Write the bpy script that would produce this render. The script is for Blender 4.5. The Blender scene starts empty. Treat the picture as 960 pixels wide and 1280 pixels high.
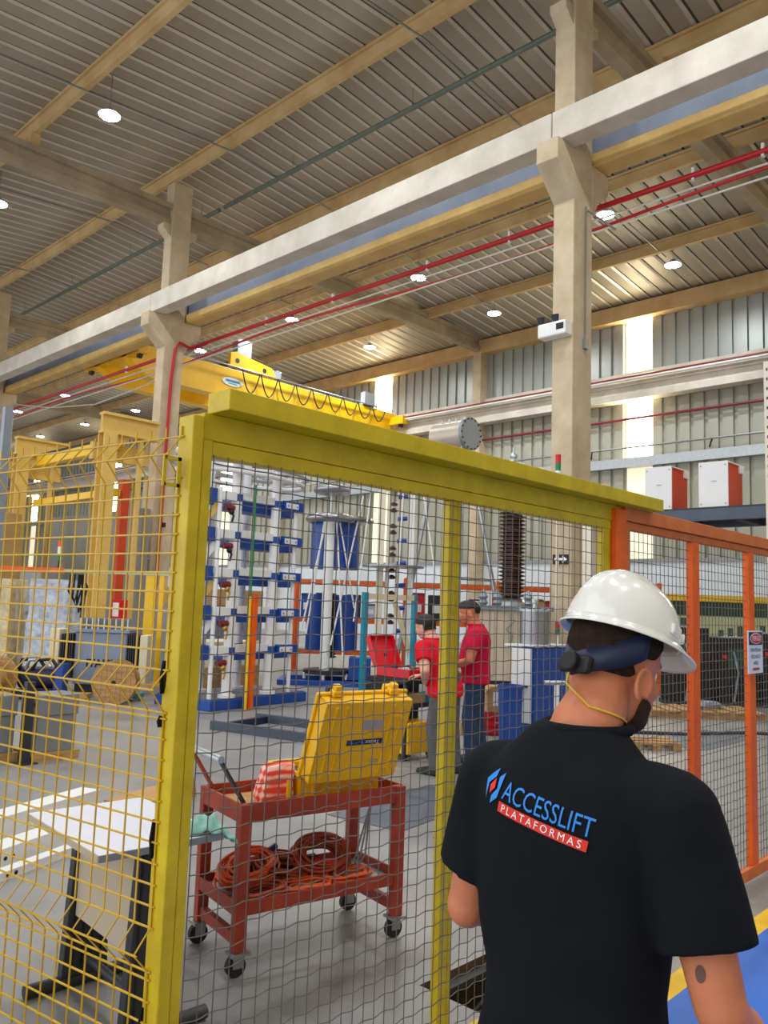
import bpy, bmesh, math, random
from mathutils import Vector, Matrix, Euler
random.seed(11)
sc = bpy.context.scene
COL = sc.collection
R = math.radians

# ------------------------------------------------------------------ camera
F_PX = 1019.37
yaw, pit, rol = R(43.924), R(6.470), R(1.969)
fwd = Vector((math.cos(yaw) * math.cos(pit), math.sin(yaw) * math.cos(pit), math.sin(pit)))
rt0 = Vector((math.sin(yaw), -math.cos(yaw), 0.0))
up0 = rt0.cross(fwd)
rt = rt0 * math.cos(rol) + up0 * math.sin(rol)
up = -rt0 * math.sin(rol) + up0 * math.cos(rol)
cam_d = bpy.data.cameras.new('camera')
cam_d.sensor_fit = 'VERTICAL'
cam_d.sensor_height = 36.0
cam_d.lens = F_PX / 1280.0 * 36.0
cam_d.clip_end = 400
cam = bpy.data.objects.new('camera', cam_d)
COL.objects.link(cam)
cam.matrix_world = Matrix(((rt.x, up.x, -fwd.x, 0), (rt.y, up.y, -fwd.y, 0), (rt.z, up.z, -fwd.z, 1.65), (0, 0, 0, 1)))
sc.camera = cam

# ------------------------------------------------------------------ world, exposure
world = bpy.data.worlds.new('world')
sc.world = world
world.use_nodes = True
wn = world.node_tree.nodes['Background']
wn.inputs[0].default_value = (0.94, 0.97, 1.0, 1)
wn.inputs[1].default_value = 0.85
sc.view_settings.view_transform = 'Standard'
sc.view_settings.look = 'None'
sc.view_settings.exposure = 1.05
sc.view_settings.gamma = 1.0
sc.view_settings.use_curve_mapping = False
sc.cycles.max_bounces = 8
sc.cycles.diffuse_bounces = 5
LAMP_W = 110.0

# ------------------------------------------------------------------ helpers
def lin(c):
    return tuple((x / 255 / 12.92) if x / 255 <= 0.04045 else ((x / 255 + 0.055) / 1.055) ** 2.4 for x in c)

MATS = {}
def mat(name, rgb, rough=0.55, metal=0.0, var=0.12, scale=6.0, bump=0.0, bscale=40.0, emit=0.0, rgb2=None, coat=0.0, stretch=None, alpha=None, trans=0.0):
    m = bpy.data.materials.new(name)
    m.use_nodes = True
    nt = m.node_tree
    b = nt.nodes['Principled BSDF']
    b.inputs['Roughness'].default_value = rough
    b.inputs['Metallic'].default_value = metal
    if rough >= 0.8: b.inputs['Specular IOR Level'].default_value = 0.15
    if coat: b.inputs['Coat Weight'].default_value = coat
    c1 = lin(rgb)
    tc = nt.nodes.new('ShaderNodeTexCoord')
    mp = nt.nodes.new('ShaderNodeMapping')
    if stretch: mp.inputs['Scale'].default_value = stretch
    nt.links.new(tc.outputs['Object'], mp.inputs['Vector'])
    if var > 0 or rgb2:
        n = nt.nodes.new('ShaderNodeTexNoise')
        n.inputs['Scale'].default_value = scale
        n.inputs['Detail'].default_value = 5.0
        n.inputs['Roughness'].default_value = 0.72 if name == 'concrete_floor' else 0.6
        if name == 'concrete_floor': n.inputs['Detail'].default_value = 11.0
        nt.links.new(mp.outputs[0], n.inputs['Vector'])
        cr = nt.nodes.new('ShaderNodeValToRGB')
        cr.color_ramp.elements[0].position = 0.32
        cr.color_ramp.elements[1].position = 0.68
        c2 = lin(rgb2) if rgb2 else tuple(x * (1 - var) for x in c1)
        c1b = c1 if rgb2 else tuple(min(1, x * (1 + var)) for x in c1)
        cr.color_ramp.elements[0].color = (*c2, 1)
        cr.color_ramp.elements[1].color = (*c1b, 1)
        nt.links.new(n.outputs['Fac'], cr.inputs[0])
        nt.links.new(cr.outputs[0], b.inputs['Base Color'])
    else:
        b.inputs['Base Color'].default_value = (*c1, 1)
    if bump > 0:
        n2 = nt.nodes.new('ShaderNodeTexNoise')
        n2.inputs['Scale'].default_value = bscale
        n2.inputs['Detail'].default_value = 4.0
        nt.links.new(mp.outputs[0], n2.inputs['Vector'])
        bp = nt.nodes.new('ShaderNodeBump')
        bp.inputs['Strength'].default_value = bump
        bp.inputs['Distance'].default_value = 0.02
        nt.links.new(n2.outputs['Fac'], bp.inputs['Height'])
        nt.links.new(bp.outputs[0], b.inputs['Normal'])
    if emit > 0:
        b.inputs['Emission Color'].default_value = (*c1, 1)
        b.inputs['Emission Strength'].default_value = emit
    if trans > 0: b.inputs['Transmission Weight'].default_value = trans
    if alpha is not None: b.inputs['Alpha'].default_value = alpha
    MATS[name] = m
    return m

class MB:
    """collects shapes; build() links them as one mesh object"""
    def __init__(s): s.v = []; s.f = []
    def add(s, vs, fs, M=None):
        o = len(s.v)
        s.v += [tuple(M @ Vector(p)) if M else tuple(p) for p in vs]
        s.f += [tuple(i + o for i in f) for f in fs]
        return s
    def box(s, c, d, rz=0.0, M=None):
        x, y, z = d[0] / 2, d[1] / 2, d[2] / 2
        vs = [(-x, -y, -z), (x, -y, -z), (x, y, -z), (-x, y, -z), (-x, -y, z), (x, -y, z), (x, y, z), (-x, y, z)]
        T = Matrix.Translation(c) @ Matrix.Rotation(rz, 4, 'Z')
        if M: T = M @ T
        return s.add(vs, [(3, 2, 1, 0), (4, 5, 6, 7), (0, 1, 5, 4), (1, 2, 6, 5), (2, 3, 7, 6), (3, 0, 4, 7)], T)
    def b2(s, a, b):
        return s.box([(a[i] + b[i]) / 2 for i in range(3)], [abs(b[i] - a[i]) for i in range(3)])
    def bar(s, p, q, w, h=None, upv=(0, 0, 1)):
        p, q = Vector(p), Vector(q); h = h or w
        d = (q - p); L = d.length; d.normalize()
        u = Vector(upv)
        if abs(u.dot(d)) > 0.98: u = Vector((1, 0, 0))
        sd = d.cross(u).normalized(); u = sd.cross(d)
        T = Matrix.Translation((p + q) / 2) @ Matrix((( d.x, sd.x, u.x, 0), (d.y, sd.y, u.y, 0), (d.z, sd.z, u.z, 0), (0, 0, 0, 1)))
        return s.box((0, 0, 0), (L, w, h), 0, T)
    def cyl(s, p, q, r, r2=None, n=14, cap=True):
        p, q = Vector(p), Vector(q); r2 = r if r2 is None else r2
        d = (q - p).normalized()
        a = Vector((1, 0, 0)) if abs(d.x) < 0.9 else Vector((0, 1, 0))
        u = d.cross(a).normalized(); w = d.cross(u)
        vs = []
        for k in range(n):
            t = 2 * math.pi * k / n
            e = u * math.cos(t) + w * math.sin(t)
            vs += [p + e * r, q + e * r2]
        fs = [(2 * k, 2 * ((k + 1) % n), 2 * ((k + 1) % n) + 1, 2 * k + 1) for k in range(n)]
        if cap: fs += [tuple(2 * k for k in range(n))[::-1], tuple(2 * k + 1 for k in range(n))]
        return s.add(vs, fs)
    def tube(s, pts, r, n=6, closed=False):
        P = [Vector(p) for p in pts]; m = len(P)
        rr = r if isinstance(r, (list, tuple)) else [r] * m
        vs = []; pu = None
        for i in range(m):
            if closed: d = P[(i + 1) % m] - P[i - 1]
            else: d = P[min(i + 1, m - 1)] - P[max(i - 1, 0)]
            if d.length < 1e-9: d = Vector((0, 0, 1))
            d.normalize()
            if pu is None:
                a = Vector((0, 0, 1)) if abs(d.z) < 0.9 else Vector((1, 0, 0))
                pu = d.cross(a).normalized()
            else:
                pu = (pu - d * pu.dot(d))
                if pu.length < 1e-6: pu = d.cross(Vector((0.3, 0.5, 0.8)))
                pu.normalize()
            w = d.cross(pu)
            for k in range(n):
                t = 2 * math.pi * k / n
                vs.append(P[i] + (pu * math.cos(t) + w * math.sin(t)) * rr[i])
        fs = []
        for i in range(m if closed else m - 1):
            j = (i + 1) % m
            for k in range(n):
                l = (k + 1) % n
                fs.append((i * n + k, i * n + l, j * n + l, j * n + k))
        if not closed: fs += [tuple(range(n))[::-1], tuple(range((m - 1) * n, m * n))]
        return s.add(vs, fs)
    def lathe(s, prof, c=(0, 0, 0), n=20, M=None, sx=1.0, sy=1.0):
        vs = []
        for r_, z_ in prof:
            for k in range(n):
                t = 2 * math.pi * k / n
                vs.append((c[0] + r_ * sx * math.cos(t), c[1] + r_ * sy * math.sin(t), c[2] + z_))
        fs = []
        for i in range(len(prof) - 1):
            for k in range(n):
                l = (k + 1) % n
                fs.append((i * n + k, i * n + l, (i + 1) * n + l, (i + 1) * n + k))
        fs += [tuple(range(n))[::-1], tuple(range((len(prof) - 1) * n, len(prof) * n))]
        return s.add(vs, fs, M)
    def prism(s, poly, h, M=None):
        """poly in local xy, extruded along local z from 0 to h"""
        n = len(poly)
        vs = [(x, y, 0) for x, y in poly] + [(x, y, h) for x, y in poly]
        fs = [tuple(range(n))[::-1], tuple(range(n, 2 * n))] + [(k, (k + 1) % n, (k + 1) % n + n, k + n) for k in range(n)]
        return s.add(vs, fs, M)
    def loft(s, rings, cap=True):
        n = len(rings[0]); vs = [p for r_ in rings for p in r_]; fs = []
        for i in range(len(rings) - 1):
            for k in range(n):
                l = (k + 1) % n
                fs.append((i * n + k, i * n + l, (i + 1) * n + l, (i + 1) * n + k))
        if cap: fs += [tuple(range(n))[::-1], tuple(range((len(rings) - 1) * n, len(rings) * n))]
        return s.add(vs, fs)
    def ball(s, c, r, n=14, m=8, M=None):
        r = (r, r, r) if not isinstance(r, (tuple, list)) else r
        prof = [(math.sin(math.pi * i / m), -math.cos(math.pi * i / m)) for i in range(m + 1)]
        prof[0] = (0.02, -1); prof[-1] = (0.02, 1)
        T = Matrix.Translation(c) @ Matrix.Diagonal((r[0], r[1], r[2], 1))
        return s.lathe(prof, (0, 0, 0), n, M @ T if M else T)
    def torus(s, c, R_, r, n=28, m=8, M=None, sx=1.0, sy=1.0):
        pts = [(c[0] + R_ * sx * math.cos(2 * math.pi * k / n), c[1] + R_ * sy * math.sin(2 * math.pi * k / n), c[2]) for k in range(n)]
        if M: pts = [M @ Vector(p) for p in pts]
        return s.tube(pts, r, m, True)
    def mesh(s, name):
        me = bpy.data.meshes.new(name)
        me.from_pydata([tuple(p) for p in s.v], [], s.f)
        bm_ = bmesh.new(); bm_.from_mesh(me)
        bmesh.ops.recalc_face_normals(bm_, faces=bm_.faces)
        bm_.to_mesh(me); bm_.free()
        return me
    def build(s, name, m, parent=None, smooth=None, bevel=0.0, loc=None):
        me = s.mesh(name)
        me.materials.append(MATS[m] if isinstance(m, str) else m)
        if smooth:
            me.shade_smooth()
            me.set_sharp_from_angle(angle=R(smooth))
        o = bpy.data.objects.new(name, me)
        COL.objects.link(o)
        if parent: o.parent = parent
        if loc: o.location = loc
        if bevel:
            bv = o.modifiers.new('bevel', 'BEVEL'); bv.width = bevel; bv.segments = 2; bv.limit_method = 'ANGLE'; bv.angle_limit = R(40)
        return o

def tag(o, label=None, cat=None, group=None, kind=None):
    if label: o['label'] = label
    if cat: o['category'] = cat
    if group: o['group'] = group
    if kind: o['kind'] = kind
    return o

def thing(name, label, cat, loc=(0, 0, 0), rz=0.0, group=None):
    o = bpy.data.objects.new(name, None)
    o.empty_display_size = 0.1
    COL.objects.link(o)
    o.location = loc; o.rotation_euler = (0, 0, rz)
    return tag(o, label, cat, group)

def copy_tree(o, parent=None):
    c = o.copy(); COL.objects.link(c)
    c.parent = parent
    for ch in list(o.children): copy_tree(ch, c)
    return c

def inst(me_obj, name, parent, loc):
    c = me_obj.copy(); c.name = name; COL.objects.link(c); c.parent = parent; c.location = loc
    return c

def XZ(x0=0.0, y0=0.0, z0=0.0):
    """prism frame: local x->world x, local y->world z, extrude along world +y"""
    return Matrix(((1, 0, 0, x0), (0, 0, 1, y0), (0, 1, 0, z0), (0, 0, 0, 1)))
def YZ(x0=0.0, y0=0.0, z0=0.0):
    """prism frame: local x->world y, local y->world z, extrude along world +x"""
    return Matrix(((0, 0, 1, x0), (1, 0, 0, y0), (0, 1, 0, z0), (0, 0, 0, 1)))

def text_mb(txt, size, M, depth=0.0, align='CENTER', spacing=1.0, bold=0.0):
    cu = bpy.data.curves.new('lettering', 'FONT')
    cu.body = txt; cu.size = size; cu.align_x = align; cu.align_y = 'CENTER'; cu.extrude = depth
    cu.offset = bold; cu.space_character = spacing; cu.resolution_u = 3
    ob = bpy.data.objects.new('lettering', cu); COL.objects.link(ob)
    dg = bpy.context.evaluated_depsgraph_get()
    me = bpy.data.meshes.new_from_object(ob.evaluated_get(dg))
    b = MB(); b.add([M @ v.co for v in me.vertices], [tuple(p.vertices) for p in me.polygons])
    bpy.data.objects.remove(ob); bpy.data.meshes.remove(me)
    return b

# ------------------------------------------------------------------ materials
mat('concrete_floor', (156, 154, 151), 0.38, 0, 0, 0.55, 0.06, 60, rgb2=(122, 121, 120))
mat('concrete', (214, 196, 168), 0.8, 0, 0, 1.6, 0.15, 25, rgb2=(190, 169, 140))
mat('concrete_light', (222, 214, 200), 0.8, 0, 0, 1.2, 0.15, 25, rgb2=(196, 188, 172))
mat('concrete_tan', (214, 184, 134), 0.75, 0, 0, 1.0, 0.12, 20, rgb2=(188, 154, 102))
mat('concrete_grey', (182, 166, 142), 0.8, 0, 0, 1.0, 0.12, 20, rgb2=(154, 138, 114))
mat('roof_sheet', (172, 162, 144), 0.5, 0.15, 0, 0.35, 0, 20, rgb2=(150, 141, 124))
mat('wall_sheet', (170, 176, 172), 0.4, 0.25, 0, 0.4, 0, 20, rgb2=(156, 160, 154))
mat('wall_sheet_cream', (178, 178, 162), 0.45, 0.1, 0, 0.4, 0, 20, rgb2=(160, 158, 138))
mat('skylight_dim', (246, 236, 200), 0.4, 0, 0, emit=0.35)
mat('wall_paint', (224, 230, 236), 0.6, 0, 0.04, 1.0)
mat('skylight', (255, 238, 200), 0.4, 0, 0, emit=11.0)
mat('girder_blue', (160, 171, 192), 0.6, 0.1, 0, 0.8, rgb2=(136, 147, 168))
mat('girder_yellow', (226, 192, 118), 0.65, 0, 0, 1.4, rgb2=(204, 166, 96))
mat('steel_grey', (150, 154, 154), 0.45, 0.6, 0.1, 5)
mat('pipe_green', (104, 116, 106), 0.5, 0.2, 0.1, 3)
mat('galv', (190, 196, 200), 0.35, 0.75, 0.08, 8)
mat('pipe_red', (190, 22, 36), 0.4, 0, 0.08, 6)
mat('pipe_maroon', (124, 30, 42), 0.45, 0, 0.08, 6)
mat('roof_rib_highlight', (206, 200, 186), 0.38, 0.2, 0.05, 2)  # same sheet metal; bright reflected strip put into a lighter, glossier colour
mat('pipe_white', (222, 220, 212), 0.45, 0, 0.05, 6)
mat('crane_yellow', (250, 196, 14), 0.38, 0, 0.06, 2)
mat('fence_yellow', (216, 190, 0), 0.42, 0, 0, 9, 0.05, 60, rgb2=(192, 164, 0))
mat('tattoo_ink', (104, 74, 62), 0.6, 0, 0.1, 40)
mat('fence_wire', (206, 164, 28), 0.4, 0, 0.1, 12)
mat('fence_orange', (246, 104, 0), 0.5, 0, 0, 8, 0.04, 60, rgb2=(224, 86, 0))
mat('fence_orange_top', (222, 120, 52), 0.55, 0, 0, 8, 0.04, 60, rgb2=(202, 102, 42))
mat('beard_brown', (66, 48, 39), 0.9, 0, 0.3, 80, 0.3, 200)
mat('wire_grey', (108, 102, 93), 0.5, 0.3, 0.15, 30)
mat('black', (17, 17, 19), 0.6, 0, 0.1, 10)
mat('black_rubber', (34, 33, 32), 0.75, 0, 0.15, 14)
mat('charcoal', (52, 54, 58), 0.55, 0.2, 0.12, 8)
mat('scorch', (30, 26, 18), 0.8, 0, 0.3, 30)
mat('white_paint', (236, 236, 234), 0.42, 0, 0.03, 6)
mat('offwhite', (232, 222, 200), 0.5, 0, 0.05, 6)
mat('blue_paint', (22, 74, 160), 0.4, 0, 0.1, 4)
mat('blue_deep', (22, 70, 156), 0.38, 0, 0.12, 5)
mat('blue_floor', (28, 110, 214), 0.45, 0, 0.06, 3)
mat('line_yellow', (244, 196, 30), 0.5, 0, 0.08, 5)
mat('teal', (10, 140, 168), 0.42, 0, 0.08, 5)
mat('screen_grey', (146, 146, 140), 0.8, 0, 0.1, 1.5, 0.1, 20)
mat('alu', (158, 160, 163), 0.32, 0.85, 0.05, 6)
mat('porcelain', (72, 40, 32), 0.25, 0, 0.12, 8)
mat('tank_grey', (196, 184, 168), 0.35, 0.2, 0.04, 3)
mat('plate_grey', (140, 148, 158), 0.42, 0.3, 0.06, 5)
mat('rust_red', (172, 62, 34), 0.6, 0.0, 0, 7, 0.12, 50, rgb2=(138, 46, 26))
mat('case_yellow', (246, 190, 8), 0.38, 0, 0.05, 5)
mat('case_red', (216, 20, 40), 0.4, 0, 0.05, 5)
mat('cable_orange', (224, 92, 30), 0.45, 0, 0.12, 14)
mat('cable_dark_orange', (160, 62, 34), 0.5, 0, 0.14, 14)
mat('plug_blue', (28, 46, 92), 0.45, 0, 0.1, 10)
mat('wood', (200, 158, 102), 0.7, 0, 0, 5, 0.2, 30, rgb2=(158, 116, 66), stretch=(1, 5, 5))
mat('cardboard', (190, 150, 104), 0.85, 0, 0.08, 5)
mat('laminate', (226, 228, 240), 0.38, 0, 0.02, 4)
mat('panel_beige', (196, 182, 158), 0.5, 0, 0.04, 3)
mat('cloth_green', (142, 190, 178), 0.9, 0, 0.1, 14, 0.3, 60)
mat('machine_grey', (128, 132, 136), 0.5, 0.1, 0.08, 5)
mat('tank_blue_grey', (136, 146, 166), 0.42, 0.05, 0.07, 3)
mat('fin_dark', (70, 72, 76), 0.5, 0.2, 0.1, 6)
mat('cream_paint', (232, 218, 182), 0.5, 0, 0.05, 4)
mat('portal_tan', (222, 184, 96), 0.5, 0, 0.08, 3)
mat('cabinet_tan', (176, 142, 84), 0.55, 0, 0.08, 4)
mat('door_orange', (206, 66, 14), 0.5, 0, 0.1, 4)
mat('film', (206, 212, 222), 0.18, 0, 0, 9, 0.9, 9, rgb2=(150, 160, 176), coat=0.5)
mat('film_cream', (226, 206, 160), 0.22, 0, 0, 9, 0.9, 9, rgb2=(190, 168, 120), coat=0.5)
mat('navy', (26, 34, 64), 0.5, 0, 0.15, 8)
mat('plate_dark', (96, 102, 114), 0.5, 0.3, 0.1, 3)
mat('steel_blue_grey', (74, 84, 98), 0.45, 0.2, 0.1, 5)
mat('pit_dark', (96, 82, 66), 0.9, 0, 0.3, 12, 0.3, 20)
mat('skin', (204, 124, 86), 0.5, 0, 0.06, 20)
mat('skin_pale', (222, 164, 138), 0.5, 0, 0.05, 20)
mat('hair_brown', (46, 34, 28), 0.85, 0, 0.3, 60, 0.3, 200)
mat('hair_black', (22, 18, 18), 0.65, 0, 0.2, 60)
mat('shirt_black', (21, 23, 28), 0.9, 0, 0.1, 12, 0.5, 5)
mat('shirt_red', (214, 24, 44), 0.8, 0, 0.08, 10, 0.1, 18)
mat('shirt_red_dark', (196, 22, 60), 0.8, 0, 0.08, 10, 0.1, 18)
mat('jeans', (52, 70, 98), 0.85, 0, 0.15, 20)
mat('trousers_grey', (96, 96, 98), 0.85, 0, 0.12, 16)
mat('helmet_white', (240, 238, 232), 0.16, 0, 0, coat=0.6)
mat('logo_blue', (40, 140, 232), 0.6, 0, 0)
mat('logo_red', (226, 44, 30), 0.6, 0, 0)
mat('white_print', (246, 246, 246), 0.6, 0, 0)
mat('sign_white', (226, 232, 236), 0.5, 0, 0)
mat('sign_red', (196, 30, 50), 0.5, 0, 0)
mat('sign_black', (22, 22, 22), 0.5, 0, 0)
mat('lamp_glow', (235, 244, 255), 0.4, 0, 0, emit=30.0)
mat('lamp_body', (150, 154, 158), 0.5, 0.4, 0.05, 5)
mat('led_green', (20, 130, 70), 0.4, 0, 0)
mat('cord_yellow', (222, 186, 60), 0.5, 0, 0)
mat('brass', (190, 150, 60), 0.3, 0.8, 0.05)
mat('green_dark', (40, 66, 50), 0.6, 0, 0.15, 3)
mat('green_pale', (190, 196, 150), 0.6, 0, 0.08, 3)
mat('stain', (72, 70, 66), 0.6, 0, 0.2, 3)

# plaid cloth: crossed bands of print
def plaid():
    m = bpy.data.materials.new('plaid'); m.use_nodes = True; nt = m.node_tree
    b = nt.nodes['Principled BSDF']; b.inputs['Roughness'].default_value = 0.8
    tc = nt.nodes.new('ShaderNodeTexCoord')
    outs = []
    for ax in 'YZ':
        w = nt.nodes.new('ShaderNodeTexWave'); w.wave_type = 'BANDS'; w.bands_direction = ax
        w.inputs['Scale'].default_value = 8.0; w.inputs['Distortion'].default_value = 1.2
        nt.links.new(tc.outputs['Object'], w.inputs['Vector']); outs.append(w)
    mx = nt.nodes.new('ShaderNodeMath'); mx.operation = 'ADD'
    nt.links.new(outs[0].outputs['Fac'], mx.inputs[0]); nt.links.new(outs[1].outputs['Fac'], mx.inputs[1])
    hv = nt.nodes.new('ShaderNodeMath'); hv.operation = 'MULTIPLY'; hv.inputs[1].default_value = 0.5
    nt.links.new(mx.outputs[0], hv.inputs[0])
    cr = nt.nodes.new('ShaderNodeValToRGB')
    cr.color_ramp.elements[0].color = (*lin((255, 200, 184)), 1); cr.color_ramp.elements[1].color = (*lin((236, 66, 40)), 1)
    cr.color_ramp.elements[0].position = 0.3; cr.color_ramp.elements[1].position = 0.66
    nt.links.new(hv.outputs[0], cr.inputs[0]); nt.links.new(cr.outputs[0], b.inputs['Base Color'])
    MATS['plaid'] = m
plaid()

# ================================================================== STRUCTURE
XC0, XC1 = 13.27, 13.97            # column line
COLY = [7.94, 22.80, 37.66, 52.52]
CW = 0.46
XW = 30.4                          # side wall
RIDGE_X, RIDGE_Z, SLOPE = 13.62, 15.64, 0.081
X_LEFT, Y_NEAR, Y_FAR = -8.0, -6.0, 92.0
def roof_z(x): return RIDGE_Z - SLOPE * abs(x - RIDGE_X)

# ---- floor with the open drain pit
PX0, PX1, PY0, PY1 = 2.88, 3.40, 2.10, 2.46
fl = MB()
gx = [-12, PX0, PX1, 40]; gy = [-12, PY0, PY1, Y_FAR]
for i in range(3):
    for j in range(3):
        if i == 1 and j == 1: continue
        fl.add([(gx[i], gy[j], 0), (gx[i + 1], gy[j], 0), (gx[i + 1], gy[j + 1], 0), (gx[i], gy[j + 1], 0)], [(0, 1, 2, 3)])
floor = tag(fl.build('floor', 'concrete_floor'), 'smooth grey concrete hall floor with worn patches', kind='structure')
pit = MB()
d = 0.30
pit.add([(PX0, PY0, 0), (PX1, PY0, 0), (PX1, PY1, 0), (PX0, PY1, 0), (PX0, PY0, -d), (PX1, PY0, -d), (PX1, PY1, -d), (PX0, PY1, -d)],
        [(4, 5, 6, 7), (0, 1, 5, 4), (1, 2, 6, 5), (2, 3, 7, 6), (3, 0, 4, 7)])
pit.build('pit_lining', 'pit_dark', floor)
MB().b2((PX0, PY1 - .05, -.07), (PX1, PY1 - .002, -.045)).b2((PX0 + .002, PY0, -.07), (PX0 + .04, PY1, -.045)).build('pit_ledge', 'stain', floor)
for k in range(3):
    MB().tube([(PX0 + .03, PY0 + .10 + k * .05, -.12), (PX0 + .2, PY0 + .06 + .09 * k, -.16), (PX1 - .02, PY0 + .12 + k * .08, -.10)], .011, 7).build('pit_pipe', 'charcoal', floor, 60)

# concrete floor plates and dark patches set into the slab
def slab(name, x0, y0, x1, y1, m, label, cat, rz=0.0, h=.004):
    o = MB().box((0, 0, h / 2 + .0015), (x1 - x0, y1 - y0, h)).build(name, m)
    o.location = ((x0 + x1) / 2, (y0 + y1) / 2, 0); o.rotation_euler.z = rz
    return tag(o, label, cat)
slab('steel_floor_plate', 4.55, 4.25, 6.0, 4.95, 'plate_dark', 'dark grey steel cover plate in the floor right of the red trolley', 'floor plate', R(8))
slab('steel_floor_plate', 4.7, 3.45, 6.1, 4.0, 'plate_dark', 'second grey steel cover plate nearer the yellow fence than its twin', 'floor plate', R(8))
slab('steel_floor_plate', 10.2, 4.2, 12.0, 5.0, 'plate_dark', 'dark floor grating strip beyond the orange fence panel', 'floor plate', R(0))

# painted walkway on the near side of the fence
slab('walkway_paint', 2.0, -2.0, 9.0, 1.64, 'blue_floor', 'bright blue painted walkway strip beside the orange fence', 'floor marking')
slab('walkway_line', 2.0, 1.64, 9.0, 1.745, 'line_yellow', 'yellow painted line edging the blue walkway', 'floor marking')

# ---- roof
ceiling = MB()
for x0, x1 in ((X_LEFT, RIDGE_X), (RIDGE_X, XW + .2)):
    ceiling.add([(x0, Y_NEAR, roof_z(x0) + .19), (x1, Y_NEAR, roof_z(x1) + .19), (x1, Y_FAR, roof_z(x1) + .19), (x0, Y_FAR, roof_z(x0) + .19)], [(0, 1, 2, 3)])
ceiling = tag(ceiling.build('ceiling', 'roof_sheet'), 'ribbed metal roof underside carried on concrete purlins', kind='structure')
PITCH = .555
prof = [(0, 0), (PITCH - .165, 0), (PITCH - .160, .14), (PITCH - .095, .14), (PITCH - .085, .03), (PITCH, 0)]
def sheet_mb(x0, x1, k=1):
    b = MB()
    for q in range(k):
        vs = []
        for y, z in prof:
            vs += [(x0, y + q * PITCH, roof_z(x0) + z), (x1, y + q * PITCH, roof_z(x1) + z)]
        b.add(vs, [(2 * i, 2 * i + 1, 2 * i + 3, 2 * i + 2) for i in range(len(prof) - 1)])
    return b
n_sheet = 118
for x0, x1 in ((X_LEFT, RIDGE_X), (RIDGE_X, XW + .15)):
    first = sheet_mb(x0, x1).build('roof_sheet', 'roof_sheet', ceiling)
    first.location.y = Y_NEAR
    first.data.materials.append(MATS['roof_rib_highlight'])
    for i, pg in enumerate(first.data.polygons): pg.material_index = 1 if i % 5 == 4 else 0  # painted highlight on the slanted rib face
    for k in range(1, n_sheet): inst(first, 'roof_sheet', ceiling, (0, Y_NEAR + k * PITCH, 0))
    rest = sheet_mb(x0, x1, int((Y_FAR - Y_NEAR) / PITCH) - n_sheet).build('roof_sheets_far', 'roof_sheet', ceiling)
    rest.location.y = Y_NEAR + n_sheet * PITCH
    rest['kind'] = 'stuff'
    rest.data.materials.append(MATS['roof_rib_highlight'])
    for i, pg in enumerate(rest.data.polygons): pg.material_index = 1 if i % 5 == 4 else 0  # same painted highlight on the far rib faces

# ---- side wall: masonry base, cladding sheets, translucent sheets
wall_right = tag(MB().b2((XW, Y_NEAR, 0), (XW + .25, Y_FAR, 3.78)).b2((XW + .16, Y_NEAR, 3.78), (XW + .25, Y_FAR, 14.3)).build('wall_right', 'wall_paint'),
                 'tall side wall, white base with ribbed metal cladding above', kind='structure')
WP = .5555
def wsheet(z0, z1, m, k=1):
    b = MB()
    pr_ = [(0, 0), (.13, 0), (.15, -.10), (WP - .015, -.10), (WP, 0)]
    for q in range(k):
        vs = []
        for y, x in pr_: vs += [(x, y + q * WP, z0), (x, y + q * WP, z1)]
        b.add(vs, [(2 * i, 2 * i + 1, 2 * i + 3, 2 * i + 2) for i in range(len(pr_) - 1)])
    return b
SKY = [0.2, 14.52, 28.75, 43.1, 57.4, 71.6, 86.0]
def is_sky(y): return any(s - .28 <= y < s + .83 for s in SKY)
for z0, z1, mname in ((3.78, 10.3, 'wall_sheet_cream'), (11.2, 13.75, 'wall_sheet')):
    base = None
    n = int((62 - Y_NEAR) / WP)
    for k in range(n):
        y = Y_NEAR + k * WP
        if is_sky(y): continue
        if base is None:
            base = wsheet(z0, z1, mname).build('cladding_sheet', mname, wall_right); base.location = (XW + .1, y, 0)
        else: inst(base, 'cladding_sheet', wall_right, (XW + .1, y, 0))
    b = MB()
    for k in range(n, int((Y_FAR - Y_NEAR) / WP)):
        y = Y_NEAR + k * WP
        if is_sky(y): continue
        t = wsheet(z0, z1, mname); b.add([(p[0] + XW + .1, p[1] + y, p[2]) for p in t.v], t.f)
    o = b.build('cladding_sheets_far', mname, wall_right); o['kind'] = 'stuff'
for s in SKY:
    for zz0, zz1, sm in ((3.78, 7.5, 'skylight_dim'), (7.8, 10.3, 'skylight'), (11.2, 13.75, 'skylight')):
        ks = [Y_NEAR + k * WP for k in range(int((Y_FAR - Y_NEAR) / WP)) if s - .28 <= Y_NEAR + k * WP < s + .83]
        if not ks: continue
        MB().b2((XW + .05, ks[0], zz0), (XW + .1, ks[-1] + WP, zz1)).build('translucent_sheet', sm, wall_right)
tag(MB().b2((XW - .45, Y_NEAR, 13.60), (XW + .1, Y_FAR, 14.24)).build('trim_1', 'concrete_tan'), 'long concrete eave beam above the side wall cladding', kind='structure')
tag(MB().b2((XW - .12, Y_NEAR, 11.05), (XW + .16, Y_FAR, 11.43)).build('trim_2', 'concrete_light'), 'pale concrete sill band above the crane rail beam', kind='structure')
rb = MB().b2((XW - .75, Y_NEAR, 10.15), (XW - .2, Y_FAR, 10.40)).b2((XW - .6, Y_NEAR, 10.40), (XW - .35, Y_FAR, 10.72)).b2((XW - .7, Y_NEAR, 10.72), (XW - .25, Y_FAR, 10.88))
tag(rb.build('trim_3', 'concrete_light'), 'crane rail beam running along the side wall', kind='structure')
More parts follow.
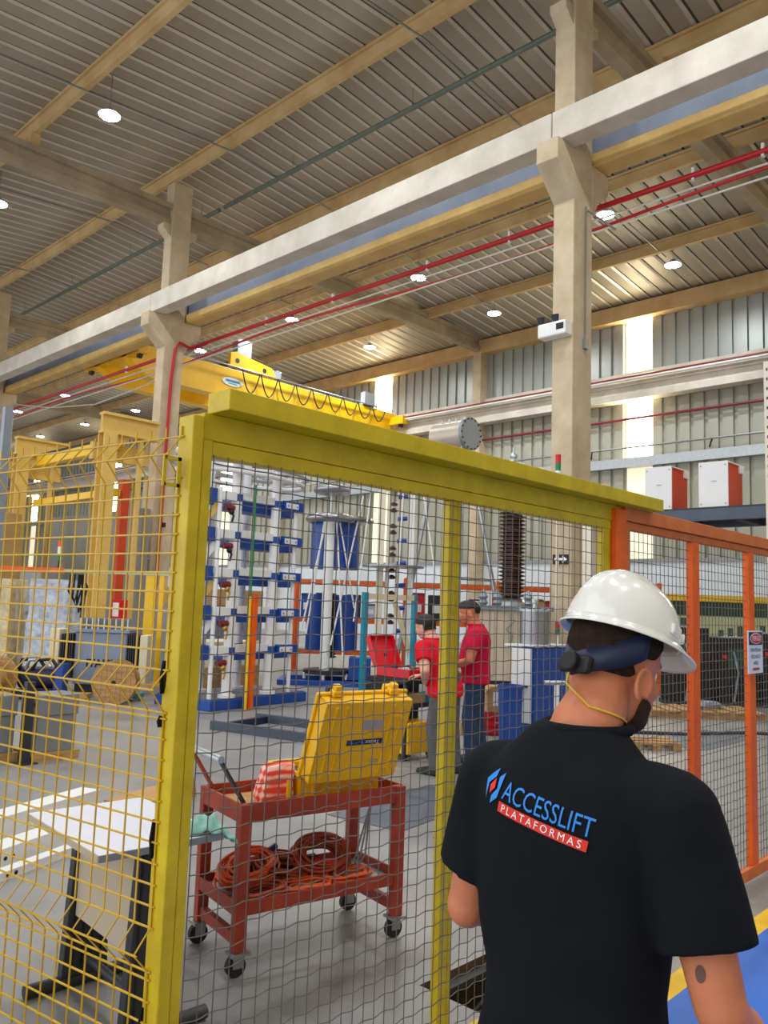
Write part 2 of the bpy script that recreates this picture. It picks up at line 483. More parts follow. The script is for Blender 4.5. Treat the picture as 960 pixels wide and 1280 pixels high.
tag(MB().b2((XW - .3, Y_NEAR, 7.48), (XW + .1, Y_FAR, 7.86)).build('trim_4', 'galv'), 'galvanised steel rail low on the side wall cladding', kind='structure')
tag(MB().b2((XW - .06, Y_NEAR, 3.66), (XW + .1, Y_FAR, 3.80)).build('trim_5', 'steel_grey'), 'narrow grey capping strip on the white wall base', kind='structure')
tag(MB().b2((X_LEFT, -6.25, 0), (XW + .25, -6.0, 16)).build('added_wall_near', 'concrete_light'), 'unseen near end wall behind the camera, added to block light', kind='structure')  # added out of view so faces turned to the near end stay darker
wall_far = tag(MB().b2((X_LEFT, Y_FAR, 0), (XW + .25, Y_FAR + .25, 16)).build('wall_far', 'wall_sheet'), 'distant end wall of the hall', kind='structure')

for k, y in enumerate(COLY):
    names = ['by the right skylight strip', 'behind the horizontal grey tank', 'far along the wall', 'furthest along the wall']
    tag(MB().b2((XW - .5, y, 0), (XW + .08, y + CW, 13.62)).build('wall_pilaster', 'concrete'), 'concrete wall pilaster ' + names[k], 'pilaster', 'wall pilasters')

# ---- columns with corbels
cn = ['with emergency light unit and exit arrow', 'with red pipe running down its side', 'further back beyond the yellow portal frames', 'most distant in the column row']
for k, y in enumerate(COLY):
    t = thing('hall_column', 'tall concrete column ' + cn[k], 'column', (XC0, y, 0), 0, 'concrete columns of the middle row')
    w = XC1 - XC0
    MB().b2((0, 0, 0), (w, CW, 15.22)).build('shaft', 'concrete', t, bevel=.02)
    MB().prism([(.01, 9.62), (.01, 10.65), (-.62, 10.65), (-.62, 10.22)], CW + .02, XZ(0, -.01)).build('corbel', 'concrete', t, bevel=.015)
    MB().prism([(w - .01, 9.45), (w - .01, 10.6), (w + .62, 10.6), (w + .62, 10.2), (w + .5, 10.05), (w + .3, 10.0)], CW + .02, XZ(0, -.01)).build('corbel', 'concrete', t, bevel=.015)
    for sx in (-1, 1):
        x0 = 0 if sx < 0 else w
        MB().prism([(x0 - .01 * sx, 13.3), (x0 - .01 * sx, 13.72), (x0 + sx * .28, 13.72), (x0 + sx * .28, 13.55)], CW * .8, XZ(0, CW * .1)).build('haunch', 'concrete', t)
# details on the two near columns
c1 = [o for o in COL.objects if o.get('label', '').endswith('exit arrow')][0]
MB().tube([(.40, -.03, 9.6), (.40, -.03, 6.8)], .018, 6).build('conduit', 'steel_grey', c1, 60)
MB().b2((.34, -.07, 6.7), (.46, -.001, 6.9)).build('switch_box', 'steel_grey', c1)
MB().bar((.46, -.03, 9.55), (1.0, -.35, 9.25), .03, .03).build('lamp_arm', 'steel_grey', c1)
c2 = [o for o in COL.objects if o.get('label', '').endswith('down its side')][0]
MB().tube([(1.5, -.10, 10.08), (.95, -.10, 9.75), (.50, -.09, 9.85), (.36, -.07, 9.6), (.29, -.06, 8.5), (.22, -.06, .6)], .05, 8).build('drop_pipe', 'pipe_red', c2, 60)
MB().box((.34, -.08, 3.9), (.1, .12, .14)).build('valve', 'sign_black', c2)
MB().box((-.06, .25, 7.0), (.12, .2, .42)).build('siren_lamp', 'white_paint', c2, bevel=.02)

# ---- tie beam and crane runway along the column row
bays = [(-6.92 + .23, COLY[0] + .23), (COLY[0] + .23, COLY[1] + .23), (COLY[1] + .23, COLY[2] + .23), (COLY[2] + .23, COLY[3] + .23), (COLY[3] + .23, 67)]
bn = ['nearest, reaching over the right column', 'between the right and left columns', 'left of the left column', 'fourth along the column row', 'furthest along the column row']
for k, (y0, y1) in enumerate(bays):
    tag(MB().b2((12.80, y0 + .012, 10.66), (13.26, y1 - .012, 11.27)).build('tie_beam', 'concrete_light', bevel=.02), 'pale concrete beam on corbels, ' + bn[k], 'beam', 'concrete tie beams')
    t = thing('runway_girder', 'blue and yellow crane runway girder, ' + bn[k], 'beam', (14.28, 0, 10.61), 0, 'crane runway girders')
    MB().b2((-.24, y0 + .01, 0), (.24, y1 - .01, .30)).build('bottom_flange', 'girder_yellow', t, bevel=.03)
    MB().b2((-.09, y0 + .01, .30), (.09, y1 - .01, .95)).build('web', 'girder_blue', t)
    MB().b2((-.26, y0 + .01, .95), (.26, y1 - .01, 1.10)).build('top_flange', 'concrete_grey', t)
    MB().b2((-.03, y0 + .01, 1.10), (.03, y1 - .01, 1.18)).build('rail', 'steel_grey', t)

# ---- roof girders across the hall, purlins along it
def girder(x0, x1, y, label):
    t = thing('roof_girder', label, 'beam', (x0, y, 13.72), 0, 'roof girders')
    L = x1 - x0
    MB().b2((0, -.16, 0), (L, .16, .2)).build('bottom_flange', 'concrete_grey', t)
    MB().b2((0, -.07, .2), (L, .07, .52)).build('web', 'concrete_grey', t)
    MB().b2((0, -.22, .52), (L, .22, .70)).build('top_flange', 'concrete_grey', t)
    return t
gn = ['over the right column', 'over the left column', 'third along the hall', 'fourth along the hall']
for k, y in enumerate(COLY):
    girder(X_LEFT, XC0, y + CW / 2, 'grey concrete roof girder on the near side, ' + gn[k])
    girder(XC1, XW - .4, y + CW / 2, 'grey concrete roof girder on the side wall half, ' + gn[k])
PUR = [0.2, 4.48, 8.77, 13.27, 17.55, 21.84, 26.12]
pn = ['first, overhead near the camera side', 'second from the camera side', 'with the stub post, left of the lamp', 'along the ridge on the column tops', 'just above the pale concrete beam', 'behind the red sprinkler pipe', 'nearest the side wall']
for x, n_ in zip(PUR, pn):
    z1 = roof_z(x) - .01
    t = thing('roof_purlin', 'tan concrete purlin ' + n_, 'beam', (x, 0, z1 - .42), 0, 'roof purlins')
    MB().b2((-.07, Y_NEAR, 0), (.07, Y_FAR - .1, .34)).build('web', 'concrete_tan', t)
    MB().b2((-.14, Y_NEAR, .34), (.14, Y_FAR - .1, .42)).build('top_flange', 'concrete_tan', t)
    k = 0
    for y in COLY:
        if abs(x - 13.27) > 1: MB().b2((-.13, y + .1, -(z1 - .42 - 14.42)), (.13, y + .36, 0)).build('stub_post', 'concrete_tan', t)

# ---- hanging services under the roof
t = thing('suspended_pipe', 'long grey green pipe hanging below the ridge on chains', 'pipe', (15.1, 0, 14.95))
MB().tube([(0, -3, 0), (0, 22.6, 0)], .075, 10).build('pipe_run', 'pipe_green', t, 60)
MB().tube([(0, 22.9, 0), (0, 80, 0)], .075, 10).build('pipe_run', 'pipe_green', t, 60)
for y in range(4, 60, 5): MB().tube([(0, y, .07), (0, y, .62)], .012, 5).build('hanger', 'steel_grey', t)
def conduit(label, pts, r, m='steel_grey'):
    return tag(MB().tube(pts, r, 7).build('conduit', m, None, 60), label, 'conduit', 'roof conduits')
LY = [4.6, 11.86, 19.5, 26.75, 33.8, 41.0, 48.4, 55.5, 62.9]
for k, y in enumerate(LY[1:5]):
    y += .35
    conduit('thin lamp conduit crossing the roof, ' + ['nearest, at the right edge', 'through the middle of the tan purlins', 'beside the large left lamp', 'furthest, at the left'][k], [(X_LEFT, y, roof_z(X_LEFT) - .45), (13.6, y, 15.2), (26.6, y, 14.2)], .028)
t = thing('sprinkler_main', 'bright red sprinkler pipe running along the column row', 'pipe', (14.78, 0, 10.12))
MB().tube([(0, -3, 0), (0, 80, 0)], .062, 10).build('main_run', 'pipe_red', t, 60)
for y in (4.9, 6.2, 10.5, 13, 16.5, 19.5, 25, 28): MB().b2((-.03, y, -.1), (.05, y + .05, .16)).build('bracket', 'white_paint', t)
pts = []
for i in range(120):
    y = -3 + i * .7
    pts.append((0.25, y, -.28 + .10 * math.sin(y * .42)))
tag(MB().tube([(p[0] + 14.78, p[1], p[2] + 10.12) for p in pts], .036, 8).build('branch_pipe', 'pipe_red', None, 60), 'thinner wavy red hose below the sprinkler pipe', 'pipe')
for dz, nm in ((-.16, 'upper'), (-.42, 'lower')):
    tag(MB().tube([(14.95, -3, 10.12 + dz), (14.95, 80, 10.12 + dz)], .022, 7).build('white_conduit', 'pipe_white', None, 60), 'white conduit under the red sprinkler pipe, %s of two' % nm, 'conduit')
tag(MB().tube([(XW - .9, Y_NEAR, 11.0), (XW - .9, Y_FAR, 11.0)], .05, 7).build('wall_pipe', 'pipe_maroon', None, 60), 'dark red pipe on the crane rail beam of the side wall', 'pipe')
tag(MB().tube([(XW - .95, Y_NEAR, 10.9), (XW - .95, Y_FAR, 10.9)], .055, 7).build('wall_conduit', 'pipe_white', None, 60), 'white tube running beside the dark red wall pipe', 'pipe')
tag(MB().tube([(XW - .25, Y_NEAR, 9.46), (XW - .25, Y_FAR, 9.46)], .055, 7).build('wall_pipe', 'pipe_maroon', None, 60), 'lower dark red pipe across the cladding of the side wall', 'pipe')
t = thing('wall_rail', 'thin grey bracket rail above the galvanised wall rail', 'rail', (XW - .4, 0, 8.25))
MB().tube([(0, Y_NEAR, 0), (0, 40, 0)], .04, 6).build('rail', 'steel_grey', t)
for y in (2, 7, 12, 17, 22, 27): MB().bar((0, y, 0), (.45, y + .3, -.25), .05, .05).build('bracket', 'charcoal', t)

tag(MB().tube([(14.6, 23.0, 9.9), (14.6, 26, 9.2), (14.6, 30, 9.05), (14.6, 34, 9.5), (14.6, 37.8, 10.2)], .025, 6).build('hanging_cable', 'pipe_white', None, 60), 'drooping white cable left of the left column', 'cable')
# ---- high bay lamps
def high_bay(x, y, z, label):
    t = thing('high_bay_lamp', label, 'lamp', (x, y, z), 0, 'high bay lamps')
    MB().lathe([(.03, .20), (.08, .18), (.10, .08), (.27, .025), (.28, 0)], n=20).build('housing', 'lamp_body', t, 40)
    MB().lathe([(.27, -.012), (.27, 0.0)], n=20).build('lens', 'lamp_glow', t)
    MB().tube([(0, 0, .2), (0, 0, roof_z(x) - z)], .012, 5).build('suspension', 'steel_grey', t)
    return t
ld = None
def add_light(x, y, z):
    global ld
    if ld is None:
        ld = bpy.data.lights.new('high_bay_light', 'AREA'); ld.shape = 'DISK'; ld.size = .46; ld.energy = LAMP_W; ld.color = (0.95, 0.98, 1.0); ld.spread = R(165)
    o = bpy.data.objects.new('high_bay_light', ld); COL.objects.link(o); o.location = (x, y, z - .03)
names_r = ['first from the right edge', 'second from the right', 'third from the right', 'fourth from the right', 'fifth from the right', 'sixth from the right', 'seventh from the right', 'eighth from the right']
for i, y in enumerate(LY[1:]):
    for X, nm in ((21.65, 'by the red pipe'), (26.4, 'by the side wall')):
        high_bay(X, y, 13.75, 'round high bay lamp %s, %s' % (nm, names_r[i]))
        if i < 6: add_light(X, y, 13.75)
for y, nm in ((19.4, 'large bright high bay lamp under the near roof, left of the tan purlin'), (26.75, 'bright high bay lamp at the left edge under the near roof'), (11.86, 'high bay lamp high above the trolley on the near roof')):
    high_bay(9.25, y, 14.15, nm); add_light(9.25, y, 14.15)
for x in (3.0, 9.25):
    for y in (4.4, 12.0, -2):
        if not (x > 9 and y > 10): add_light(x, y, 14.0); high_bay(x, y, 14.0, 'high bay lamp over the near hall at %s of the camera' % ('the right' if x > 5 else 'the left') + (', first' if y < 0 else ', second' if y < 5 else ', third'))

# ================================================================== OVERHEAD CRANE
cr = thing('overhead_crane', 'yellow double girder overhead crane below the roof', 'crane', (14.75, 28.0, 10.05))
L = 15.0
for y0 in (0, 2.15):
    MB().prism([(0, 1.25), (0, .62), (.85, .08), (L - .9, .08), (L - .05, .75), (L - .05, 1.25)], .42, XZ(0, y0)).build('girder', 'crane_yellow', cr, bevel=.02)
    MB().b2((.85, y0 - .07, .0), (L - .9, y0 + .49, .09)).build('flange', 'crane_yellow', cr)
    MB().b2((.1, y0 + .16, 1.25), (L - .1, y0 + .24, 1.32)).build('rail', 'steel_grey', cr)
for x in (.15, L - .35):
    MB().b2((x - .15, -.9, .62), (x + .25, 3.5, 1.02)).build('end_carriage', 'crane_yellow', cr, bevel=.02)
    for y in (-.6, 3.2): MB().cyl((x - .02, y, .58), (x + .12, y, .58), .12, n=16).build('wheel', 'charcoal', cr, 40)
tr = MB().prism([(4.7, 1.34), (4.7, 1.95), (5.0, 2.05), (5.5, 1.95), (6.9, 1.75), (7.1, 1.5), (7.1, 1.34)], .18, XZ(0, .0)).build('trolley_cheek', 'crane_yellow', cr)
for x, z in ((5.05, 1.66), (6.5, 1.56)): MB().cyl((x, -.01, z), (x, .02, z), .11, n=14).build('bearing_hole', 'black', tr)
MB().prism([(4.7, 1.34), (4.7, 1.95), (6.9, 1.75), (7.1, 1.34)], .18, XZ(0, 2.2)).build('trolley_cheek', 'crane_yellow', cr)
MB().cyl((5.6, .2, 1.75), (5.6, 2.2, 1.75), .28, n=20).build('hoist_drum', 'charcoal', cr, 40)
MB().b2((5.2, .25, 1.95), (5.95, .65, 2.75)).build('control_cabinet', 'plate_grey', cr, bevel=.02)
MB().cyl((7.4, .2, 1.62), (7.4, .7, 1.62), .2, n=16).build('drive_motor', 'plate_grey', cr, 40)
MB().b2((12.6, -.1, 1.32), (13.3, .2, 1.95)).build('junction_box', 'galv', cr)
MB().tube([(2.9, -.2, 1.3), (L - .5, -.2, 1.3)], .035, 6).build('festoon_rail', 'steel_grey', cr)
for k in range(9):
    x0 = 5.2 + k * .98; w_ = .92
    P = [(x0 + w_ * i / 12, -.2, 1.27 - (.92 - .03 * k) * (1 - ((i - 6) / 6) ** 2)) for i in range(13)]
    MB().tube(P, .028, 6).build('festoon_loop', 'black', cr, 60)
Mb = Matrix.Translation((4.85, -.01, .68)) @ Matrix.Rotation(R(90), 4, 'X')
b_ = MB().lathe([(.5, 0), (.5, .012)], n=24, M=Mb, sx=1.05, sy=.36).build('maker_plate', 'galv', cr)
MB().b2((4.5, -.026, .66), (5.2, -.022, .76)).b2((4.62, -.026, .58), (5.1, -.022, .62)).build('print_band', 'teal', b_)

# ================================================================== SAFETY FENCE
YF = 1.95
# corner post + gate frame (yellow)
fy = thing('safety_fence', 'yellow framed wire mesh fence panel with thick corner post', 'fence', (1.2, YF, 0))
MB().b2((.042, 0, 0), (.080, .075, 2.165)).build('corner_post', 'fence_yellow', fy, bevel=.004)
MB().b2((.082, .004, .04), (.114, .05, 2.10)).build('frame_post', 'fence_yellow', fy, bevel=.003)
MB().b2((.082, .008, 2.10), (2.57, .07, 2.178)).build('top_rail', 'fence_yellow', fy, bevel=.003)
MB().b2((.114, .006, 2.055), (2.44, .046, 2.098)).build('frame_rail', 'fence_yellow', fy, bevel=.003)
MB().b2((.105, -.078, 2.178), (2.84, .03, 2.24)).build('cap_rail', 'fence_yellow', fy, bevel=.003)
MB().b2((.114, .006, .04), (2.44, .046, .09)).build('bottom_rail', 'fence_yellow', fy, bevel=.003)
MB().b2((1.20, .014, .09), (1.25, .05, 2.055)).build('middle_post', 'fence_yellow', fy, bevel=.003)
MB().b2((1.252, .014, .09), (1.272, .046, 2.055)).build('middle_post', 'fence_yellow', fy, bevel=.003)
MB().b2((2.37, .01, .04), (2.44, .05, 2.10)).build('end_post', 'fence_yellow', fy, bevel=.003)
# latch bracket and scorched weld marks on the corner post
lb = MB().b2((-.02, .03, 2.03), (.03, .036, 2.04)).b2((-.02, .03, 1.955), (.03, .036, 1.965)).b2((-.025, .03, 1.955), (-.015, .036, 2.04)).b2((.02, .03, 1.955), (.032, .036, 2.04))
lb.build('latch_bracket', 'fence_yellow', fy)
for z, h in ((1.43, .09), (1.31, .03), (1.0, .10), (.52, .1)):
    MB().ball((.040, .066, z), (.003, .010, h / 2)).tube([(.036, .066, z - h / 2), (.034, .07, z), (.038, .066, z + h / 2)], .005, 5).build('weld_mark', 'scorch', fy, 60)
def wavy_mesh(x0, x1, z0, z1, y, px, pz, rw=.0018, amp=.0014):
    b = MB(); n = int((x1 - x0) / px); m = int((z1 - z0) / pz)
    for i in range(n + 1):
        x = x0 + i * px
        b.tube([(x, y, z0), (x, y, z1)], rw, 5)
    for j in range(m + 1):
        z = z0 + j * pz; P = []
        for i in range(n + 1):
            for q in range(4):
                s = i + q / 4
                if s > n: break
                P.append((x0 + s * px, y + .003 * math.cos(math.pi * s), z + amp * math.cos(math.pi * s)))
        b.tube(P, rw, 5)
    return b
o = wavy_mesh(.12, 2.38, .09, 2.06, .0055, .0495, .054).build('wire_mesh', 'wire_grey', fy, 60); o['kind'] = 'stuff'
# orange fence
fo = thing('safety_fence', 'orange framed wire mesh fence panel continuing right of the yellow one', 'fence', (3.65, YF, 0))
MB().b2((0, -.02, 0), (.10, .06, 2.16)).build('end_post', 'fence_orange', fo, bevel=.004)
MB().b2((.105, 0, .04), (.17, .045, 2.11)).build('frame_post', 'fence_orange_top', fo, bevel=.003)
MB().b2((.105, -.012, 2.11), (3.6, .05, 2.18)).build('top_rail', 'fence_orange_top', fo, bevel=.003)
MB().b2((.17, .004, 2.068), (3.6, .045, 2.108)).build('frame_rail', 'fence_orange_top', fo, bevel=.003)
MB().b2((.105, 0, .04), (3.6, .045, .11)).build('bottom_rail', 'fence_orange_top', fo, bevel=.003)
for x in (.935, 1.80, 2.65, 3.4): MB().b2((x, .004, .11), (x + .095, .045, 2.068)).build('middle_post', 'fence_orange', fo, bevel=.003)
o = wavy_mesh(.18, 3.4, .11, 2.07, .03, .0495, .053, .002).build('wire_mesh', 'wire_grey', fo, 60); o['kind'] = 'stuff'
for x in (1.0, 2.6): MB().b2((x, 0, 0), (x + .08, .08, .04)).build('foot_plate', 'fence_orange_top', fo)
# warning sign hung on the orange post
sg = thing('warning_sign', 'small white danger sign with red oval on orange fence post', 'sign', (5.475, YF - .022, 1.43))
MB().b2((-.125, .0, -.135), (.125, .006, .135)).build('backing', 'sign_white', sg)
MB().b2((-.113, -.003, .045), (.113, 0.001, .125)).build('header', 'sign_black', sg)
Mo = Matrix.Translation((0, -.003, .085)) @ Matrix.Rotation(R(90), 4, 'X')
ov = MB().lathe([(.1, 0), (.1, .002)], n=28, M=Mo, sx=1.0, sy=.34).build('oval', 'white_print', sg)
MB().lathe([(.094, .002), (.094, .0035)], n=28, M=Mo, sx=1.0, sy=.32).build('oval_fill', 'sign_red', ov)
text_mb('PERIGO', .042, Matrix.Translation((0, -.0075, .085)) @ Matrix.Rotation(R(90), 4, 'X'), 0).build('lettering', 'white_print', sg)
for z, s_, tx, mm in ((.012, .034, 'MANTENHA', 'sign_black'), (-.03, .034, 'FECHADO', 'sign_black'), (-.07, .034, 'AREA', 'sign_black')):
    text_mb(tx, s_, Matrix.Translation((0, -.0015, z)) @ Matrix.Rotation(R(90), 4, 'X'), 0).build('lettering', mm, sg)
MB().b2((-.055, -.002, -.115), (.06, 0.001, -.1)).build('red_line', 'sign_red', sg)

# left panel: folded yellow mesh, swinging away from the corner post
fl_ = thing('mesh_fence', 'yellow welded mesh fence panel with folds, left of corner post', 'fence', (1.240, 1.99, 0), R(9))
zs = []
z = .08
folds = [(.665, .72, .775), (1.335, 1.40, 1.45), (1.985, 2.045, 2.105)]
zrows = [.10 + .0545 * k for k in range(11)] + [.665, .72, .775] + [.775 + .0544 * k for k in range(1, 11)] + [1.335, 1.40, 1.45] + [1.45 + .0538 * k for k in range(1, 10)] + [1.985, 2.045, 2.105]
def off(zv):
    for a, m_, b in folds:
        if abs(zv - m_) < 1e-4: return -.05
    return 0.0
PL = 2.9; NP = int(PL / .066)
w = MB()
path = [(0, .05)] + [q for a, m_, b in folds for q in ((0, a), (-.05, m_), (0, b))] + [(0, 2.135)]
for i in range(NP + 1):
    y = .012 + i * .066
    w.tube([(x, y, z) for x, z in path], .0029, 5)
for z in zrows:
    w.tube([(off(z), 0, z), (off(z), PL, z)], .0031, 5)
o = w.build('wire_mesh', 'fence_wire', fl_, 60); o['kind'] = 'stuff'
MB().b2((-.03, PL, 0), (.03, PL + .06, 2.16)).build('end_post', 'fence_yellow', fl_)

t = thing('wall_notice', 'small white notice on the left column', 'sign', (13.262, 22.95, 2.9)); MB().b2((-.006, -.12, -.1), (.0, .12, .1)).build('plate', 'white_print', t); MB().b2((-.009, -.07, -.05), (-.006, .05, .05)).build('symbol', 'sign_black', t)
t = thing('wall_notice', 'small red and white notice low on the left column', 'sign', (13.262, 22.95, 2.1)); MB().b2((-.006, -.13, -.15), (.0, .13, .15)).build('plate', 'white_print', t); MB().lathe([(.09, 0), (.09, .004)], n=20, M=Matrix.Translation((-.006, 0, 0)) @ Matrix.Rotation(R(-90), 4, 'Y')).build('symbol', 'sign_red', t)

# ================================================================== TROLLEY GROUP
TR = (2.80, 3.18); TA = R(-11)
tr = thing('tool_trolley', 'rusty red steel trolley with two shelves on castors', 'trolley', (TR[0], TR[1], 0), TA)
for x in (-.43, .43):
    for y in (-.21, .21):
        MB().b2((x - .028, y - .024, .105), (x + .028, y + .024, .735)).build('leg', 'rust_red', tr, bevel=.003)
        cst = MB().b2((x - .045, y - .04, .093), (x + .045, y + .04, .104)).b2((x - .03, y - .022, .04), (x + .02, y - .017, .094)).b2((x - .03, y + .017, .04), (x + .02, y + .022, .094)).build('castor', 'steel_grey', tr)
        MB().cyl((x - .01, y - .014, .047), (x - .01, y + .014, .047), .046, n=20).build('wheel', 'black_rubber', cst, 40)
def tray(z0, z1, nm):
    for y in (-.222, .222): MB().b2((-.43, y - .006, z0), (.43, y + .006, z1)).build(nm + '_rail', 'rust_red', tr, bevel=.002)
    for x in (-.45, .45): MB().b2((x - .006, -.21, z0), (x + .006, .21, z1)).build(nm + '_rail', 'rust_red', tr, bevel=.002)
    MB().b2((-.44, -.215, z0 + .012), (.44, .215, z0 + .02)).build(nm + '_shelf', 'steel_grey' if nm == 'lower' else 'rust_red', tr)
tray(.655, .738, 'upper'); tray(.255, .315, 'lower')
MB().b2((-.40, -.19, .676), (.38, .19, .688)).build('plywood_liner', 'wood', tr)
for x in (-.43, .43): MB().bar((x, -.2, .15), (x, .2, .15), .03, .05).build('foot_rail', 'rust_red', tr)
for y in (-.17, .17): MB().bar((-.40, y, .70), (-.55, y, .935), .035, .012).build('handle_bar', 'rust_red' if y > 0 else 'charcoal', tr)
MB().tube([(-.55, -.19, .935), (-.56, .19, .94)], .017, 10).build('handle_grip', 'galv', tr, 60)

# yellow equipment case: base stands on the tray, lid hinged on the near edge
cs = thing('equipment_case', 'open yellow plastic equipment case on the red trolley', 'case', (TR[0], TR[1], .689), TA)
def shell(b, x0, x1, y0, y1, z0, z1, tw=.012):
    b.b2((x0, y0, z0), (x1, y1, z0 + tw)); b.b2((x0, y0, z0), (x1, y0 + tw, z1)); b.b2((x0, y1 - tw, z0), (x1, y1, z1)); b.b2((x0, y0, z0), (x0 + tw, y1, z1)); b.b2((x1 - tw, y0, z0), (x1, y1, z1)); return b
shell(MB(), -.10, .36, -.13, .20, 0, .13).build('base', 'case_yellow', cs, bevel=.01)
MB().b2((-.115, -.145, .12), (.375, -.125, .14)).b2((-.115, .195, .12), (.375, .215, .14)).b2((-.115, -.145, .12), (-.095, .215, .14)).b2((.355, -.145, .12), (.375, .215, .14)).build('base_rim', 'case_yellow', cs, bevel=.004)
MB().b2((-.08, -.11, .095), (.34, .18, .105)).build('instrument_panel', 'charcoal', cs)
LM = Matrix.Translation((.13, -.145, .135)) @ Matrix.Rotation(R(21), 4, 'X')      # lid frame: local z up the lid, -y outwards
def LB(b): b.v = [tuple(LM @ Vector(p)) for p in b.v]; return b
LB(shell(MB(), -.25, .25, -.10, .0, 0, .41) if False else MB().b2((-.25, -.09, .0), (.25, -.078, .42)).b2((-.25, -.09, 0), (-.238, .0, .42)).b2((.238, -.09, 0), (.25, 0, .42)).b2((-.25, -.09, .408), (.25, 0, .42)).b2((-.25, -.09, 0), (.25, 0, .012))).build('lid', 'case_yellow', cs, bevel=.022)
LB(MB().b2((-.262, -.012, -.01), (.262, .008, .0)).b2((-.262, -.012, .42), (.262, .008, .434)).b2((-.264, -.012, -.01), (-.25, .008, .434)).b2((.25, -.012, -.01), (.264, .008, .434))).build('lid_rim', 'case_yellow', cs, bevel=.004)
for x in (-.165, .165):
    for dx in (-.028, .028): LB(MB().b2((x + dx - .006, -.097, .03), (x + dx + .006, -.088, .40))).build('lid_rib', 'case_yellow', cs, bevel=.003)
    for z in (.05, .33): LB(MB().b2((x - .03, -.098, z), (x + .03, -.09, z + .012))).build('lid_rib', 'case_yellow', cs)
    LB(MB().b2((x - .03, -.04, .425), (x + .03, .012, .452)).b2((x - .018, -.03, .45), (x + .018, .005, .476)).b2((x - .04, -.02, .425), (x + .04, 0, .44))).build('latch', 'case_yellow', cs, bevel=.004)
    LB(MB().b2((x - .04, .0, .425), (x + .035, .03, .455))).build('latch_pad', 'plug_blue' if x < 0 else 'case_yellow', cs, bevel=.004)
LB(MB().b2((-.02, -.0935, .275), (.09, -.0905, .325))).build('label_plate', 'galv', cs)
nl = LB(MB().b2((-.09, -.094, .195), (.115, -.0905, .222))).build('name_strip', 'plug_blue', cs)
Mt = LM @ Matrix.Translation((.055, -.0955, .2085)) @ Matrix.Rotation(R(90), 4, 'X') @ Matrix.Rotation(R(180), 4, 'Z')
text_mb('Tettex', .03, Mt, 0).build('lettering', 'white_print', nl)
LB(MB().tube([(-.085 + i * .012, -.0955, .2085 + .006 * math.sin(i * 1.5)) for i in range(9)], .0012, 4)).build('wave_mark', 'logo_blue', nl)
LB(MB().b2((.07, -.0935, .095), (.12, -.0905, .107))).build('label_plate', 'galv', cs)
for x in (-.17, -.03, .11, .25): MB().b2((x - .008, -.142, .01), (x + .008, -.128, .118)).build('base_rib', 'case_yellow', cs)

# plaid bag beside the case
bg = MB()
rings = []
for k, (z, s_, dx) in enumerate([(0, 1.0, 0), (.03, 1.05, 0), (.08, .98, .005), (.13, .92, .012), (.165, .86, .02), (.175, .70, .022)]):
    ring = []
    for i in range(24):
        a = 2 * math.pi * i / 24
        c_, s2 = math.cos(a), math.sin(a)
        sq = 1 / max(abs(c_), abs(s2)) ** .7
        ring.append((.088 * s_ * c_ * sq + dx + .004 * math.sin(5 * a + k), .055 * s_ * s2 * sq + .004 * math.cos(4 * a + 2 * k), z + .006 * math.sin(3 * a + k)))
    rings.append(ring)
bag = bg.loft(rings).build('cloth_bag', 'plaid', None, 50)
bag.location = (TR[0] - .205 * math.cos(TA) + .05 * math.sin(TA), TR[1] - .205 * math.sin(TA) - .05 * math.cos(TA), .694); bag.rotation_euler.z = TA
tag(bag, 'red and white plaid cloth bag beside the yellow case', 'bag')
def on_trolley(x, y, z): return (TR[0] + x * math.cos(TA) - y * math.sin(TA), TR[1] + x * math.sin(TA) + y * math.cos(TA), z)
o = MB().tube([(-.06, -.02, .012), (-.02, .0, .016), (.03, -.01, .013), (.06, .015, .012)], .011, 7).build('black_strap', 'black', None, 60)
o.location = on_trolley(-.28, -.12, .689); tag(o, 'short black strap lying at the foot of the plaid bag', 'strap')

# orange cable coils on the lower shelf
def coil(label, c, R_, loops, r, m, tilt=(0, 0, 0), flat=.75, spread=.03):
    P = []
    n = 22 * loops
    ph = random.random() * 6
    for i in range(n + 1):
        a = 2 * math.pi * i / 22
        k = i / 22
        rr = R_ * (1 + .17 * math.sin(2.3 * k + ph) + .05 * math.sin(5 * a * .37 + ph))
        P.append((rr * math.cos(a) + .018 * math.sin(1.1 * k + 2 * ph), rr * flat * math.sin(a) + .014 * math.cos(1.9 * k + ph), r + spread * (.5 + .5 * math.sin(1.7 * k + ph)) + .004 * math.sin(3 * a)))
    M = Matrix.Rotation(tilt[2], 4, 'Z') @ Matrix.Rotation(tilt[1], 4, 'Y') @ Matrix.Rotation(tilt[0], 4, 'X')
    P = [M @ Vector(p) for p in P]
    zmin = min(p.z for p in P) - r
    t = thing('cable_coil', label, 'cable', on_trolley(c[0], c[1], .276 + (c[2] if len(c) > 2 else 0)), TA, 'orange cable coils on the trolley')
    MB().tube([(p.x, p.y, p.z - zmin) for p in P], r, 6).build('cable', m, t, 70)
    e = P[-1]
    MB().cyl((e.x, e.y, e.z - zmin), (e.x + .05, e.y + .02, e.z - zmin + .01), .013, .016, 10).build('plug', 'plug_blue', t, 50)
    return t
coil('large dark orange cable coil standing at the back of lower shelf', (.12, .04), .125, 15, .0078, 'cable_dark_orange', (R(30), R(-6), 0), .85, .085)
coil('bright orange flat cable coil at the right of lower shelf', (.20, -.11), .115, 8, .0065, 'cable_orange', (0, 0, R(8)), .6, .035)
coil('orange cable coil lying at the front middle of lower shelf', (-.05, -.13), .12, 7, .0065, 'cable_orange', (0, 0, R(-8)), .55, .03)
coil('orange cable coil at the left front of lower shelf behind the post', (-.29, -.12), .12, 8, .0065, 'cable_dark_orange', (0, 0, R(15)), .6, .04)
